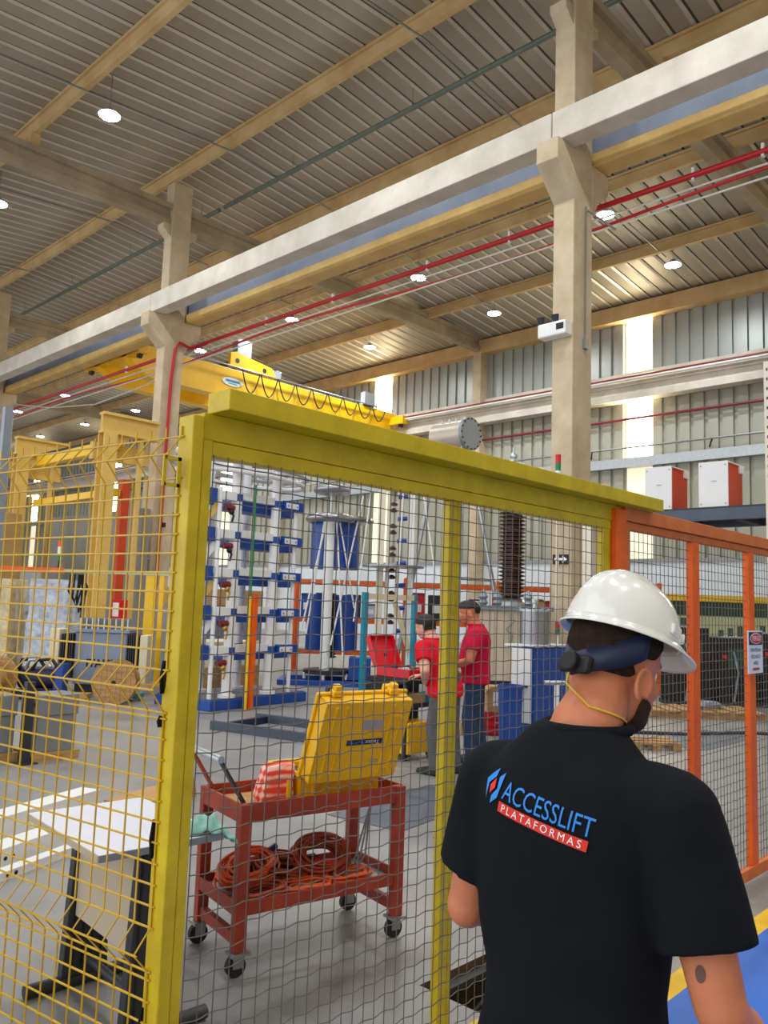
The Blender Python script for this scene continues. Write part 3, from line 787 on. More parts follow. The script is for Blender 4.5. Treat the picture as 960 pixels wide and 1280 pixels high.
coil('thick orange cable bundle leaning at the left back of lower shelf', (-.28, .06), .145, 14, .0075, 'cable_orange', (R(16), R(-8), R(20)), .62, .085)
coil('dark orange cable coil between the other coils, in the middle back', (-.08, .07), .11, 10, .0075, 'cable_dark_orange', (R(20), R(8), R(-25)), .7, .07)
for k, (x, y, c_) in enumerate([(.0, -.02, 'rust_red'), (.10, -.04, 'case_red')]):
    t = thing('cable_connector', ['dull red cable connector block lying among the coils', 'brighter red cable connector block right of its twin'][k], 'connector', on_trolley(x, y, .335), TA + R(20 - 50 * k), 'cable connectors')
    MB().b2((-.05, -.022, 0), (.05, .022, .04)).build('body', c_, t, bevel=.006)
    MB().cyl((.05, 0, .02), (.1, 0, .02), .02, .016, 12).build('collar', c_, t, 40)
t = thing('steel_channel', 'grey steel channel lying along the back of the lower trolley shelf', 'channel', on_trolley(-.08, .185, .276), TA)
MB().b2((-.25, -.02, 0), (.25, .02, .06)).build('web', 'charcoal', t); MB().b2((-.25, -.03, .06), (.25, .03, .07)).build('flange', 'steel_grey', t)
for k in range(3):
    q = MB().tube([(.36, .10 - .02 * k, .82), (.43 + .01 * k, .13, .83 - .01 * k), (.475, .06 - .02 * k, .74), (.41 - .01 * k, .02, .52), (.36 - .03 * k, -.03, .36), (.28 - .03 * k, -.06, .30)], .0055, 6).build('grey_lead', 'steel_grey', cs, 60)
    q.location = (0, 0, -.689)

# ================================================================== SMALL TABLE
tb = thing('work_table', 'small white topped table with black legs behind the mesh fence', 'table', (1.79, 3.15, 0), R(-4))
MB().b2((-.255, -.36, .70), (.255, .36, .725)).build('tabletop', 'laminate', tb, bevel=.003)
MB().b2((-.26, -.362, .699), (-.2552, .362, .724)).build('edge_band', 'panel_beige', tb)
MB().b2((-.255, -.366, .699), (.255, -.3605, .724)).build('edge_band', 'steel_grey', tb)
for y in (-.29, .29):
    MB().prism([(-.10, .05), (.10, .05), (.07, .70), (-.07, .70)], .05, XZ(0, y - .025)).build('leg', 'charcoal', tb, bevel=.004)
    for x in (-.06, -.02, .02, .06): MB().b2((x - .004, y - .029, .08), (x + .004, y - .025, .68)).build('leg_groove', 'black', tb)
    MB().tube([(-.24, y, .028), (.26, y, .028)], .027, 10).build('foot', 'charcoal', tb, 60)
MB().b2((-.06, -.265, .30), (-.045, .265, .70)).build('modesty_panel', 'panel_beige', tb)
MB().tube([(.0, -.26, .12), (.0, .26, .12)], .018, 8).build('stretcher', 'charcoal', tb, 60)

# mint cloth heaped on the table's right end
cl = MB()
import itertools
nx, ny = 26, 16
vs = []
for j in range(ny):
    for i in range(nx):
        u_, v_ = i / (nx - 1), j / (ny - 1)
        x = -.14 + .30 * u_; y = -.06 + .12 * v_
        h = .055 * math.sin(math.pi * v_) ** .7 * math.sin(math.pi * min(1, u_ * 1.02)) ** .5
        h += .012 * math.sin(17 * u_ + 5 * v_) * math.sin(9 * v_ + 3 * u_) + .010 * math.sin(29 * u_ - 11 * v_)
        z = max(.001, h)
        if u_ > .68: z -= (u_ - .68) * .20
        vs.append((x, y + .012 * math.sin(8 * u_), z))
fs = [(j * nx + i, j * nx + i + 1, (j + 1) * nx + i + 1, (j + 1) * nx + i) for j in range(ny - 1) for i in range(nx - 1)]
cl.add(vs, fs)
o = cl.build('cleaning_cloth', 'cloth_green', None, 60)
so = o.modifiers.new('solid', 'SOLIDIFY'); so.thickness = .004
o.location = (1.945, 2.84, .729); o.rotation_euler.z = R(-8)
tag(o, 'crumpled mint green cloth on the end of the small table', 'cloth')

# ================================================================== FLOOR CLUTTER NEAR LEFT
def wbeam(label, p, q, w, h, z=0.0):
    p, q = Vector(p), Vector(q); d_ = q - p; a = math.atan2(d_.y, d_.x); Ln = d_.length
    t = thing('steel_beam', label, 'beam', (p.x, p.y, z), a, 'white steel beams on the floor')
    MB().b2((0, -w / 2, 0), (Ln, w / 2, .012)).build('flange', 'white_paint', t)
    MB().b2((0, -w / 2, h - .012), (Ln, w / 2, h)).build('flange', 'white_paint', t)
    MB().b2((0, -w / 2 + .001, .012), (Ln, w / 2 - .001, h - .012)).build('web', 'white_paint', t)
    for x in (.62, .68): MB().cyl((x, -w / 2 - .003, h * .5), (x, -w / 2 + .004, h * .5), .012, n=10).build('bolt_hole', 'black', t)
    return t
wbeam('long white steel beam lying nearest the table', (1.55, 4.95, 0), (3.1, 5.62, 0), .16, .12)
wbeam('long white steel beam lying behind the first one', (1.65, 5.55, 0), (3.22, 6.19, 0), .18, .14)
wbeam('slim white steel beam on the floor in front of the others', (1.5, 4.72, 0), (2.9, 5.30, 0), .08, .05)
cb = thing('cardboard_box', 'flattened cardboard box with raised flap beside white beams', 'box', (3.66, 6.05, 0), R(20))
MB().b2((-.30, -.2, 0), (.35, .2, .05)).build('body', 'cardboard', cb)
MB().prism([(-.30, .05), (.35, .05), (.30, .17), (.05, .14)], .006, XZ(0, -.2)).build('flap', 'cardboard', cb)

def grey_unit(x, y, label, rz=0.0, w=.36, dd=.40):
    t = thing('grey_cabinet_unit', label, 'machine', (x, y, 0), rz, 'grey machine units on pallets')
    MB().b2((-dd / 2 - .05, -w / 2 - .03, .06), (dd / 2 + .05, w / 2 + .03, .085)).build('pallet_deck', 'cabinet_tan', t)
    for yy in (-w / 2, 0, w / 2): MB().b2((-dd / 2 - .04, yy - .03, 0), (dd / 2 + .04, yy + .03, .06)).build('pallet_runner', 'wood', t)
    MB().b2((-dd / 2, -w / 2, .085), (dd / 2, w / 2, .44)).build('cabinet', 'machine_grey', t, bevel=.008)
    MB().b2((-dd / 2 - .015, -w / 2 - .012, .44), (dd / 2 + .015, w / 2 + .012, .64)).build('head', 'machine_grey', t, bevel=.008)
    MB().b2((-dd / 2 - .004, -w / 2 + .03, .13), (-dd / 2 + .001, w / 2 - .03, .40)).build('door', 'plate_grey', t, bevel=.002)
    MB().ball((-dd / 2 - .02, .05, .54), (.015, .10, .03)).build('bag_of_screws', 'film', t, 60)
    MB().cyl((-dd / 2 - .03, -.12, .55), (-dd / 2 - .014, -.12, .55), .02, n=12).build('knob', 'black', t)
    return t
grey_unit(3.80, 8.28, 'grey machine unit on a pallet at the left, right one')
grey_unit(3.26, 8.46, 'grey machine unit on a pallet at the left edge', R(0))
t = thing('steel_stand', 'dark square steel post between the grey machine units', 'post', (3.50, 8.10, 0))
MB().b2((-.04, -.04, .01), (.04, .04, .78)).build('post', 'charcoal', t); MB().b2((-.1, -.1, 0), (.1, .1, .01)).build('foot_plate', 'charcoal', t)

t = thing('grey_post', 'slim blue grey steel post at the left edge behind the mesh', 'post', (4.02, 10.63, 0))
MB().b2((-.05, -.05, .012), (.05, .05, 4.0)).build('post', 'plate_grey', t); MB().b2((-.12, -.12, 0), (.12, .12, .012)).build('foot_plate', 'plate_grey', t); MB().tube([(.06, 0, .5), (.06, 0, 3.9)], .015, 6).build('conduit', 'galv', t, 60)

# ================================================================== IMPULSE GENERATOR (blue base, white columns)
ig = thing('impulse_generator', 'tall white and blue high voltage generator stack on blue base', 'generator', (7.09, 10.23, 0), R(8.5))
MB().b2((0, 0, 0), (2.16, 1.25, .15)).build('base', 'blue_paint', ig, bevel=.01)
MB().b2((.03, .03, .15), (2.13, 1.22, .165)).build('deck_plate', 'plate_dark', ig)
LV = [.86, 1.45, 2.04, 2.63, 3.22]
cols = [(.45, .14, .085, 3.95), (1.33, .12, .08, 3.95), (.62, .95, .075, 4.2), (1.45, .95, .075, 4.0)]
for x, y, r_, h in cols:
    c = MB().cyl((x, y, .165), (x, y, h), r_, n=18).build('column', 'white_paint', ig, 40)
    MB().cyl((x, y, .165), (x, y, .21), r_ + .05, n=18).build('foot', 'white_paint', c, 40)
    for z in LV: MB().cyl((x, y, z - .05), (x, y, z + .06), r_ + .008, n=18).build('collar', 'blue_paint', c, 40)
for x, y, h in ((.10, .14, 3.35), (1.80, .10, 3.3), (.22, .75, 3.6)):
    MB().cyl((x, y, .165), (x, y, h), .035, n=12).build('guide_rod', 'white_paint', ig, 40)
for k, z in enumerate(LV):
    MB().b2((.53, .08, z - .02), (1.25, .18, z + .10)).build('shelf_beam', 'white_paint', ig, bevel=.006)
    tb_ = MB().prism([(.55, -.16), (1.98, -.16), (1.98, .06), (.55, .02)], .42, XZ(0, .30, z)).build('capacitor_trough', 'blue_paint', ig, bevel=.015)
    MB().b2((1.42, .02, z - .07), (1.92, .07, z + .08)).build('end_bracket', 'blue_paint', ig)
    MB().b2((1.46, .005, z - .04), (1.76, .02, z + .05)).build('clamp_plate', 'white_paint', ig, bevel=.004)
    for xx in (1.5, 1.72): MB().cyl((xx, -.003, z), (xx, .006, z), .016, n=10).build('bolt', 'plate_grey', ig)
    MB().b2((-.18, .12, z - .12), (.03, .55, z + .10)).build('capacitor_can', 'blue_paint', ig, bevel=.01)
    MB().b2((.03, .16, z - .09), (.06, .5, z + .09)).build('can_cover', 'white_paint', ig)
    MB().b2((.13, .05, z - .06), (.37, .22, z + .08)).build('cross_block', 'white_paint', ig, bevel=.008)
    MB().cyl((.18, .10, z - .17), (.34, .10, z - .17), .05, n=12).build('spark_gap', 'pipe_maroon', ig, 40)
    if k < 4: MB().bar((-.12, .3, z + .12), (.12, .2, z + .46), .07, .09).build('damping_resistor', 'portal_tan' if k % 2 else 'white_paint', ig)
    MB().tube([(.26, .05, z - .22), (.29, .03, z - .3), (.25, .02, z - .40)], .018, 7).ball((.26, .05, z - .24), .045, 10, 6).build('hanging_electrode', 'black' if k > 2 else 'brass', ig, 60)
for z, s_, m_ in ((3.62, 1.0, 'white_paint'), (3.76, 1.06, 'galv'), (3.92, 1.0, 'white_paint'), (4.06, .86, 'white_paint')):
    MB().torus((.98, .55, z), 1.30 * s_, .042, 40, 8, None, 1.0, .50).build('corona_ring', m_, ig, 60)
for x in (.2, .98, 1.8): MB().cyl((x, .1, 3.84), (x, .1, 4.25), .045, n=12).build('ring_mount', 'white_paint', ig, 40)
gs = thing('grounding_stick', 'thin green and yellow earthing stick leaning on the generator', 'stick', (7.72, 10.21, 0))
MB().tube([(-.03, -.03, 0.0), (.0, .02, 1.7)], .022, 8).build('handle', 'line_yellow', gs, 60)
MB().tube([(.0, .02, 1.7), (.04, .08, 3.45)], .016, 8).build('rod', 'led_green', gs, 60)
MB().b2((.03, -.05, 0.0), (.10, .03, 1.75)).build('orange_rest', 'fence_orange', gs)

# crates stored behind the generator
for k, (x, y, z, w, d_, h, m_, lb) in enumerate([(9.1, 12.9, 0, 1.3, .8, .42, 'wood', 'long plain wooden crate behind the generator base'), (9.1, 12.9, .42, 1.25, .8, .46, 'cream_paint', 'pale box standing on the wooden crate behind the generator'),
                                   (9.9, 14.6, 0, 2.4, .9, 1.5, 'plate_grey', 'grey corrugated cabinet behind the generator columns'), (9.9, 14.6, 1.5, 2.4, .9, .35, 'cardboard', 'brown carton lying on the grey corrugated cabinet')]):
    t = thing('storage_crate', lb, 'crate', (x, y, z), R(8))
    MB().b2((-w / 2, -d_ / 2, 0), (w / 2, d_ / 2, h)).build('body', m_, t, bevel=.008)
    for i in range(5 if k != 2 else 16):
        n_ = 5 if k != 2 else 16
        xx = -w / 2 + w * (i + .5) / n_
        MB().b2((xx - w / n_ * .38, -d_ / 2 - .012, .03), (xx + w / n_ * .38, -d_ / 2, h - .03)).build('slat', m_, t)

# ================================================================== BLUE REACTOR STAND
rs = thing('reactor_stand', 'blue cylindrical high voltage reactor under silver corona rings', 'reactor', (11.6, 12.65, 0), R(-46))
MB().cyl((.05, .25, 2.36), (.05, .25, 3.32), .52, n=32).build('upper_cylinder', 'blue_deep', rs, 40)
for x, y, r_ in ((-.30, .25, .2), (.35, .22, .24)): MB().cyl((x, y, .66), (x, y, 1.82), r_, n=24).build('lower_cylinder', 'blue_deep', rs, 40)
MB().lathe([(.07, .5)] + [(r_, .5 + .06 * i + dz) for i in range(22) for r_, dz in ((.07, 0), (.125, .02), (.125, .03), (.07, .05))] + [(.07, 1.85)], (.05, .22, 0), 14).build('insulator', 'porcelain', rs, 50)
MB().cyl((-.04, -.32, .28), (-.04, -.32, 3.35), .105, n=18).build('support_tube', 'white_paint', rs, 40)
MB().torus((-.05, -.22, 3.38), .42, .095, 36, 12).build('corona_ring', 'alu', rs, 60)
MB().lathe([(.58, 3.36), (.64, 3.40), (.62, 3.46), (.3, 3.48)], (.22, .28, 0), 30).build('top_dish', 'alu', rs, 40)
MB().torus((-.05, 0, 4.02), .30, .095, 32, 12).build('corona_ring', 'alu', rs, 60)
MB().cyl((-.05, 0, 3.4), (-.05, 0, 4.0), .03, n=10).build('ring_stem', 'galv', rs, 40)
for p, q in (((-.12, -.35, 3.35), (-.52, -.5, 1.1)), ((-.16, -.3, 3.35), (-.45, -.2, 1.0)), ((.10, -.35, 3.3), (.34, -.5, .5)), ((.16, -.3, 3.3), (.52, -.2, 1.55)), ((.62, -.1, 3.9), (.08, -.5, .8))):
    MB().cyl(p, q, .018, n=8).build('tension_rod', 'white_paint', rs, 40)
MB().lathe([(.5, .2), (.5, .28), (.3, .3)], (0, 0, 0), 28).build('pedestal_plate', 'charcoal', rs, 40)
for x, y in ((-.45, -.2), (-.05, -.45), (.4, -.25), (0, .4)): MB().cyl((x, y, 0.1), (x, y, .22), .035, n=10).build('pedestal_leg', 'white_paint', rs, 40)
for y in (-.6, .55): MB().b2((-.95, y - .06, 0), (1.0, y + .06, .10)).build('floor_frame', 'blue_paint', rs, bevel=.006)
for x in (-.9, .95): MB().b2((x - .06, -.54, 0), (x + .06, .49, .10)).build('floor_frame', 'blue_paint', rs, bevel=.006)
MB().b2((.45, -.3, .1), (.9, .3, .55)).build('control_box', 'blue_paint', rs, bevel=.01)

# ================================================================== VOLTAGE DIVIDER STAND
dv = thing('voltage_divider', 'cream and white ladder shaped voltage divider with brown insulators', 'divider', (12.04, 11.28, 0), R(-46))
MB().b2((-.34, -.07, .12), (-.20, .07, 4.6)).build('post', 'offwhite', dv, bevel=.008)
MB().b2((.28, -.03, .12), (.34, .03, 4.4)).build('post', 'white_paint', dv)
MB().b2((.35, -.03, .12), (.40, .03, 4.4)).build('post', 'white_paint', dv)
MB().b2((-.16, -.02, .6), (-.10, .02, 4.4)).build('ladder_rail', 'offwhite', dv)
MB().b2((.04, -.02, .6), (.08, .02, 4.4)).build('ladder_rail', 'offwhite', dv)
for k in range(9):
    z = .85 + k * .45
    for dz in (0, .13):
        MB().lathe([(.02, z + dz - .04), (.07, z + dz - .03), (.075, z + dz + .01), (.03, z + dz + .05)], (-.03, -.06, 0), 12).build('insulator', 'porcelain', dv, 50)
    MB().cyl((.06, -.05, z + .28), (.25, -.05, z + .30), .045, n=12).build('capacitor', 'blue_deep', dv, 40)
MB().lathe([(.62, 2.40), (.62, 2.43)], (0, 0, 0), 32).build('corona_plate', 'alu', dv, 40)
for p, q in (((-.45, -.1, 4.4), (-.75, -.4, 1.3)), ((.16, -.1, 4.2), (.05, -.3, .6)), ((.5, 0, 4.3), (.85, -.2, 2.2)), ((-.1, -.3, 2.3), (-.1, -.3, .3))):
    MB().cyl(p, q, .016, n=8).build('tension_rod', 'white_paint', dv, 40)
MB().b2((-.55, -.4, 0), (.55, .4, .12)).build('base_frame', 'charcoal', dv)

# teal frame in front of the divider
tf = thing('teal_frame', 'teal steel portal frame with cream cross bar near the red case', 'frame', (10.41, 10.42, 0), R(6.5))
for x in (0, 1.54):
    MB().b2((x - .055, -.04, 0), (x + .055, .04, 1.86)).build('upright', 'teal', tf, bevel=.005)
    MB().b2((x - .1, -.25, 0), (x + .1, .25, .03)).build('foot', 'teal', tf)
    for z in (.6, 1.7): MB().cyl((x, -.05, z), (x, -.038, z), .03, n=10).build('bolt', 'galv', tf)
MB().b2((.055, -.03, 1.74), (1.485, .03, 1.84)).build('cross_bar', 'cream_paint', tf)
MB().bar((1.48, .05, .75), (.95, .05, 1.72), .03, .12).build('brace', 'cream_paint', tf)

# ================================================================== TANK ON LEGS, BUSHING, TRANSFORMER TANK
ct = thing('conservator_tank', 'horizontal beige tank with bolted grey end plate on slanted legs', 'tank', (13.04, 10.55, 0))
MB().cyl((0, -.33, 5.19), (0, .50, 5.19), .295, n=32).build('shell', 'tank_grey', ct, 40)
MB().cyl((0, -.40, 5.19), (0, -.33, 5.19), .345, n=32).build('end_plate', 'plate_grey', ct, 40)
for k in range(16):
    a = 2 * math.pi * k / 16
    MB().cyl((.315 * math.cos(a), -.42, 5.19 + .315 * math.sin(a)), (.315 * math.cos(a), -.40, 5.19 + .315 * math.sin(a)), .018, n=6).build('bolt', 'charcoal', ct)
for y in (-.2, .0, .18, .38): MB().cyl((0, y, 5.46), (0, y, 5.56), .03, n=10).build('nozzle', 'galv', ct, 40)
MB().tube([(.05, -.30, 4.9), (.05, -.30, 4.72), (.05, -.52, 4.70)], .025, 8).build('drain_valve', 'brass', ct, 60)
for p, q in (((.1, -.25, 4.95), (.75, -1.0, 0)), ((-.1, -.25, 4.95), (-.75, -.75, 0)), ((.1, .4, 4.95), (.8, .9, 0)), ((-.1, .4, 4.95), (-.7, .95, 0))):
    MB().cyl(p, q, .045, n=10).build('leg', 'galv', ct, 40)
MB().bar((.45, -.65, 2.2), (-.45, -.52, 2.2), .04, .04).build('brace', 'galv', ct)
MB().cyl((0, 0, .0), (0, 0, 4.92), .06, n=12).build('feed_pipe', 'charcoal', ct, 40)

bs = thing('transformer_bushing', 'tall brown ribbed porcelain bushing with white cap on transformer tank', 'bushing', (13.28, 9.26, 0), R(-46))
prof_ = [(.15, 1.85)]
for i in range(30):
    z = 1.88 + i * .077; r_ = .20 + .0 * i
    prof_ += [(.185, z), (.27, z + .022), (.27, z + .032), (.185, z + .056)]
MB().lathe(prof_ + [(.17, 4.22)], (0, 0, 0), 24).build('porcelain', 'porcelain', bs, 50)
MB().lathe([(.16, 4.20), (.25, 4.22), (.25, 4.42), (.20, 4.52), (.08, 4.54)], (0, 0, 0), 24).build('cap', 'white_paint', bs, 40)
MB().lathe([(.05, 4.54), (.09, 4.56), (.09, 4.60), (.05, 4.62), (.08, 4.66), (.06, 4.72), (.025, 4.74), (.025, 4.85)], (0, 0, 0), 14).build('terminal', 'galv', bs, 50)
MB().lathe([(.28, 1.70), (.28, 1.78), (.18, 1.86)], (0, 0, 0), 24).build('mounting_flange', 'galv', bs, 40)
MB().lathe([(.24, 0), (.24, 1.70)], (0, 0, 0), 24).build('turret', 'machine_grey', bs, 40)
tk = thing('transformer_tank', 'large beige transformer tank behind the standing worker', 'tank', (12.05, 8.4, 0), R(-46))
MB().b2((-.75, -.35, .42), (.62, .4, 1.62)).build('tank', 'panel_beige', tk, bevel=.015)
MB().b2((-.80, -.40, 1.62), (.67, .45, 1.70)).build('lid', 'machine_grey', tk)
MB().b2((-.70, -.30, 0), (.57, .35, .42)).build('plinth', 'charcoal', tk)
for k in range(5): MB().b2((-.7 + .3 * k, -.39, .5), (-.66 + .3 * k, -.35, 1.58)).build('stiffener', 'panel_beige', tk)
MB().tube([(-.1, -.42, 1.6), (-.02, -.46, 1.45), (-.16, -.46, 1.3), (-.05, -.45, 1.2), (-.1, -.42, 1.0)], .02, 8).build('hose', 'steel_grey', tk, 60)
for x in (-.5, -.25, .3): MB().lathe([(.05, 1.70), (.09, 1.75), (.05, 1.8), (.09, 1.85), (.05, 1.9), (.02, 1.98)], (x, 0, 0), 12).build('small_bushing', 'plate_grey', tk, 50)

# orange workshop racks along the back
def rack(x, y, rz, label, seed, L_=2.2):
    rnd = random.Random(seed)
    t = thing('orange_rack', label, 'rack', (x, y, 0), rz, 'orange racks along the back')
    for xx in (0, L_):
        for yy in (0, .7): MB().b2((xx - .04, yy - .04, 0), (xx + .04, yy + .04, 2.3)).build('upright', 'fence_orange', t)
    for z in (.5, 1.25, 2.15):
        for yy in (0, .7): MB().b2((.04, yy - .025, z - .07), (L_ - .04, yy + .025, z + .03)).build('beam', 'fence_orange', t)
        MB().b2((.0, -.02, z + .03), (L_, .72, z + .05)).build('shelf', 'steel_grey', t)
    k = 0
    xx = .15
    while xx < L_ - .35:
        w_ = rnd.uniform(.18, .4); h_ = rnd.uniform(.3, .78)
        lid = rnd.choice(['white_paint', 'plate_grey', 'blue_deep', 'cardboard', 'charcoal', 'galv', 'case_red'])
        yield_name = {'white_paint': 'white', 'plate_grey': 'grey', 'blue_deep': 'blue', 'cardboard': 'brown', 'charcoal': 'black', 'galv': 'silver', 'case_red': 'red'}[lid]
        b = thing('stored_box', '%s box, %s from the left on the %s' % (yield_name, ['first', 'second', 'third', 'fourth', 'fifth', 'sixth', 'seventh', 'eighth'][min(k, 7)], label.split(',')[0].replace('steel ', '')), 'box', (0, 0, 0), 0, 'boxes on the orange racks')
        ca, sa = math.cos(rz), math.sin(rz)
        b.location = (x + (xx + w_ / 2) * ca - .3 * sa, y + (xx + w_ / 2) * sa + .3 * ca, 1.301); b.rotation_euler.z = rz
        MB().b2((-w_ / 2, -.2, 0), (w_ / 2, .2, h_)).build('body', lid, b, bevel=.01)
        MB().b2((-w_ / 2 - .006, -.206, h_ - .06), (w_ / 2 + .006, .206, h_ - .03)).build('lid_band', 'charcoal', b)
        MB().b2((-w_ / 4, -.208, h_ * .3), (w_ / 4, -.2, h_ * .6)).build('label_plate', 'white_paint', b)
        xx += w_ + rnd.uniform(.04, .12); k += 1
rack(12.7, 15.1, R(-46), 'orange steel rack behind the blue reactor, leftmost of the racks', 3)
rack(14.5, 13.15, R(-46), 'orange steel rack behind the divider, second of the racks', 5)
rack(16.1, 11.45, R(-46), 'orange steel rack behind the workers, third of the racks', 8)
rack(15.6, 8.9, R(-46), 'orange steel rack beside the right column, rightmost of the racks', 9, 1.5)

# ================================================================== BLUE CABINETS, BINS, BOXES
bc = thing('blue_cabinet', 'blue steel cabinet with white side door below the silver vessel', 'cabinet', (8.42, 5.55, 0))
MB().b2((0, 0, .05), (.75, .30, 1.20)).build('body', 'blue_deep', bc, bevel=.008)
dr = MB().b2((-.018, .01, .3), (-.001, .29, 1.18)).build('side_door', 'white_paint', bc)
MB().b2((-.05, .05, .72), (-.018, .12, .745)).build('handle', 'black', dr)
MB().b2((.02, -.012, .08), (.40, -.001, 1.17)).build('front_door', 'blue_deep', bc, bevel=.004)
MB().b2((.41, -.012, .08), (.73, -.001, 1.17)).build('front_door', 'blue_deep', bc, bevel=.004)
for x in (.05, .70):
    for y in (.05, .25): MB().b2((x - .03, y - .03, 0), (x + .03, y + .03, .05)).build('foot', 'black', bc)
MB().b2((-.02, -.02, 1.20), (.77, .40, 1.225)).build('worktop', 'white_paint', bc)
sv = thing('silver_vessel', 'shiny silver cylindrical vessel standing on the blue cabinet', 'vessel', (8.74, 5.74, 1.226))
MB().lathe([(.185, 0), (.185, .40)], n=32).build('shell', 'alu', sv, 40)
MB().lathe([(.21, .40), (.21, .425), (.05, .43)], n=32).build('flange', 'galv', sv, 40)
for k in range(12): a = k * math.pi / 6; MB().cyl((.2 * math.cos(a), .2 * math.sin(a), .425), (.2 * math.cos(a), .2 * math.sin(a), .45), .012, n=6).build('bolt', 'galv', sv)
MB().lathe([(.03, .43), (.03, .50), (.05, .51), (.05, .54), (.02, .56)], n=12).build('valve', 'galv', sv, 40)
bd = thing('blue_bin', 'round blue open plastic bin left of the blue cabinet', 'bin', (8.13, 5.66, 0))
MB().lathe([(.125, 0), (.145, .72), (.155, .72), (.155, .76), (.138, .76), (.132, .7), (.11, .02)], n=28).build('shell', 'blue_paint', bd, 40)
MB().torus((0, 0, .58), .143, .008, 28, 6).build('hoop', 'blue_deep', bd, 60)
ws = thing('water_stand', 'white tap pipe standing on a round foot by blue cabinet', 'tap', (7.72, 4.78, 0))
MB().cyl((0, 0, .02), (0, 0, .86), .028, n=12).build('pipe', 'white_paint', ws, 40)
MB().cyl((-.12, .08, .88), (.07, -.05, .88), .025, n=12).build('tee', 'galv', ws, 40)
MB().lathe([(.14, 0), (.14, .02)], n=20).build('foot', 'galv', ws, 40)
tbx = thing('tool_chest', 'dark red tool chest on the floor beside the blue bin', 'chest', (9.05, 6.50, 0), R(-46))
MB().b2((-.2, -.15, 0), (.2, .15, .30)).build('body', 'rust_red', tbx, bevel=.008)
for z in (.03, .12, .21): dd_ = MB().b2((-.18, -.16, z), (.18, -.15, z + .07)).build('drawer', 'case_red', tbx); MB().b2((-.06, -.17, z + .04), (.06, -.16, z + .055)).build('handle', 'galv', dd_)
cx = thing('cardboard_box', 'open brown cardboard box on the red tool chest', 'box', (9.05, 6.50, .301), R(-40))
MB().b2((-.17, -.14, 0), (.17, .14, .33)).build('body', 'cardboard', cx); MB().bar((-.17, -.14, .33), (-.25, -.14, .25), .26, .005).build('flap', 'cardboard', cx)
MB().b2((-.1, -.142, .08), (.12, -.1405, .26)).build('label_sheet', 'white_paint', cx)
cx = thing('cardboard_box', 'small brown carton on the floor behind the standing worker', 'box', (8.75, 6.72, 0), R(-46))
MB().b2((-.14, -.14, 0), (.14, .14, .16)).build('body', 'cardboard', cx); MB().b2((-.02, -.141, 0.0), (.02, .141, .162)).build('tape', 'panel_beige', cx)
sp = thing('signal_tower', 'small red and green signal light beside the man with white hardhat', 'signal light', (9.08, 5.62, 1.226))
MB().cyl((0, 0, 0), (0, 0, .12), .012, n=8).build('pole', 'white_paint', sp); MB().cyl((0, 0, .12), (0, 0, .2), .03, n=12).build('green_lens', 'led_green', sp, 40); MB().cyl((0, 0, .2), (0, 0, .28), .03, n=12).build('red_lens', 'case_red', sp, 40)

# column mounted items
em = thing('emergency_light', 'white emergency light box on the tan face of right column', 'lamp', (13.15, 8.25, 6.98))
MB().b2((-.14, -.30, -.12), (.12, .32, .16)).build('housing', 'white_paint', em, bevel=.03)
MB().b2((-.146, -.26, -.02), (-.138, -.1, .1)).build('lens', 'black', em)
for y in (-.02, .30): MB().cyl((-.02, y, .16), (-.06, y, .32), .05, .08, 14).build('spot_head', 'charcoal', em, 40)
ar = thing('exit_arrow_sign', 'small black exit arrow sign on the right column', 'sign', (13.255, 8.15, 2.60))
MB().b2((-.008, -.17, -.09), (.0, .17, .09)).build('plate', 'sign_black', ar)
MB().prism([(.13, -.025), (-.04, -.025), (-.04, -.07), (-.14, 0), (-.04, .07), (-.04, .025), (.13, .025)], .003, YZ(-.0115, 0, 0)).build('arrow', 'white_print', ar)
st = thing('signal_tower', 'red and green signal tower on a pole by right column', 'signal light', (12.86, 7.98, 0))
MB().cyl((0, 0, 0), (0, 0, 4.05), .03, n=10).build('pole', 'offwhite', st, 40)
MB().cyl((0, 0, 4.05), (0, 0, 4.2), .05, n=12).build('base_ring', 'white_paint', st, 40)
MB().cyl((0, 0, 4.2), (0, 0, 4.35), .05, n=12).build('green_lens', 'led_green', st, 40)
MB().cyl((0, 0, 4.35), (0, 0, 4.5), .05, n=12).build('red_lens', 'case_red', st, 40)

# ================================================================== RIGHT SIDE: STORAGE RACK, CABINETS, MACHINES
sr = thing('storage_rack', 'perforated beige rack upright with dark shelf at right edge', 'rack', (6.42, 2.10, 0))
for x in (0, .55):
    for y in (0, 1.55):
        u_ = MB().b2((x - .05, y - .04, 0.01), (x + .05, y + .05, 3.6 if y == 0 else 2.49)).build('upright', 'offwhite', sr)
        MB().b2((x - .08, y - .07, 0), (x + .08, y + .08, .01)).build('foot_plate', 'steel_grey', sr)
        if x == 0 and y == 0:
            hb = MB()
            for k in range(44):
                z = .3 + k * .075
                for s_ in (-.022, .022):
                    hb.b2((s_ - .006, -.0415, z), (s_ + .006, -.0395, z + .022)); hb.b2((-.0515, s_ - .002, z), (-.0495, s_ + .010, z + .022))
            hb.build('slot_holes', 'stain', u_)['kind'] = 'stuff'
for x in (0, .55): MB().b2((x - .03, .055, 2.40), (x + .03, 1.505, 2.49)).build('shelf_beam', 'steel_blue_grey', sr)
MB().b2((-.03, .055, 2.49), (.58, 1.505, 2.505)).build('shelf_board', 'charcoal', sr)
for y in (.3, .8, 1.25): MB().b2((0, y - .03, 2.40), (.55, y + .03, 2.47)).build('cross_support', 'charcoal', sr)
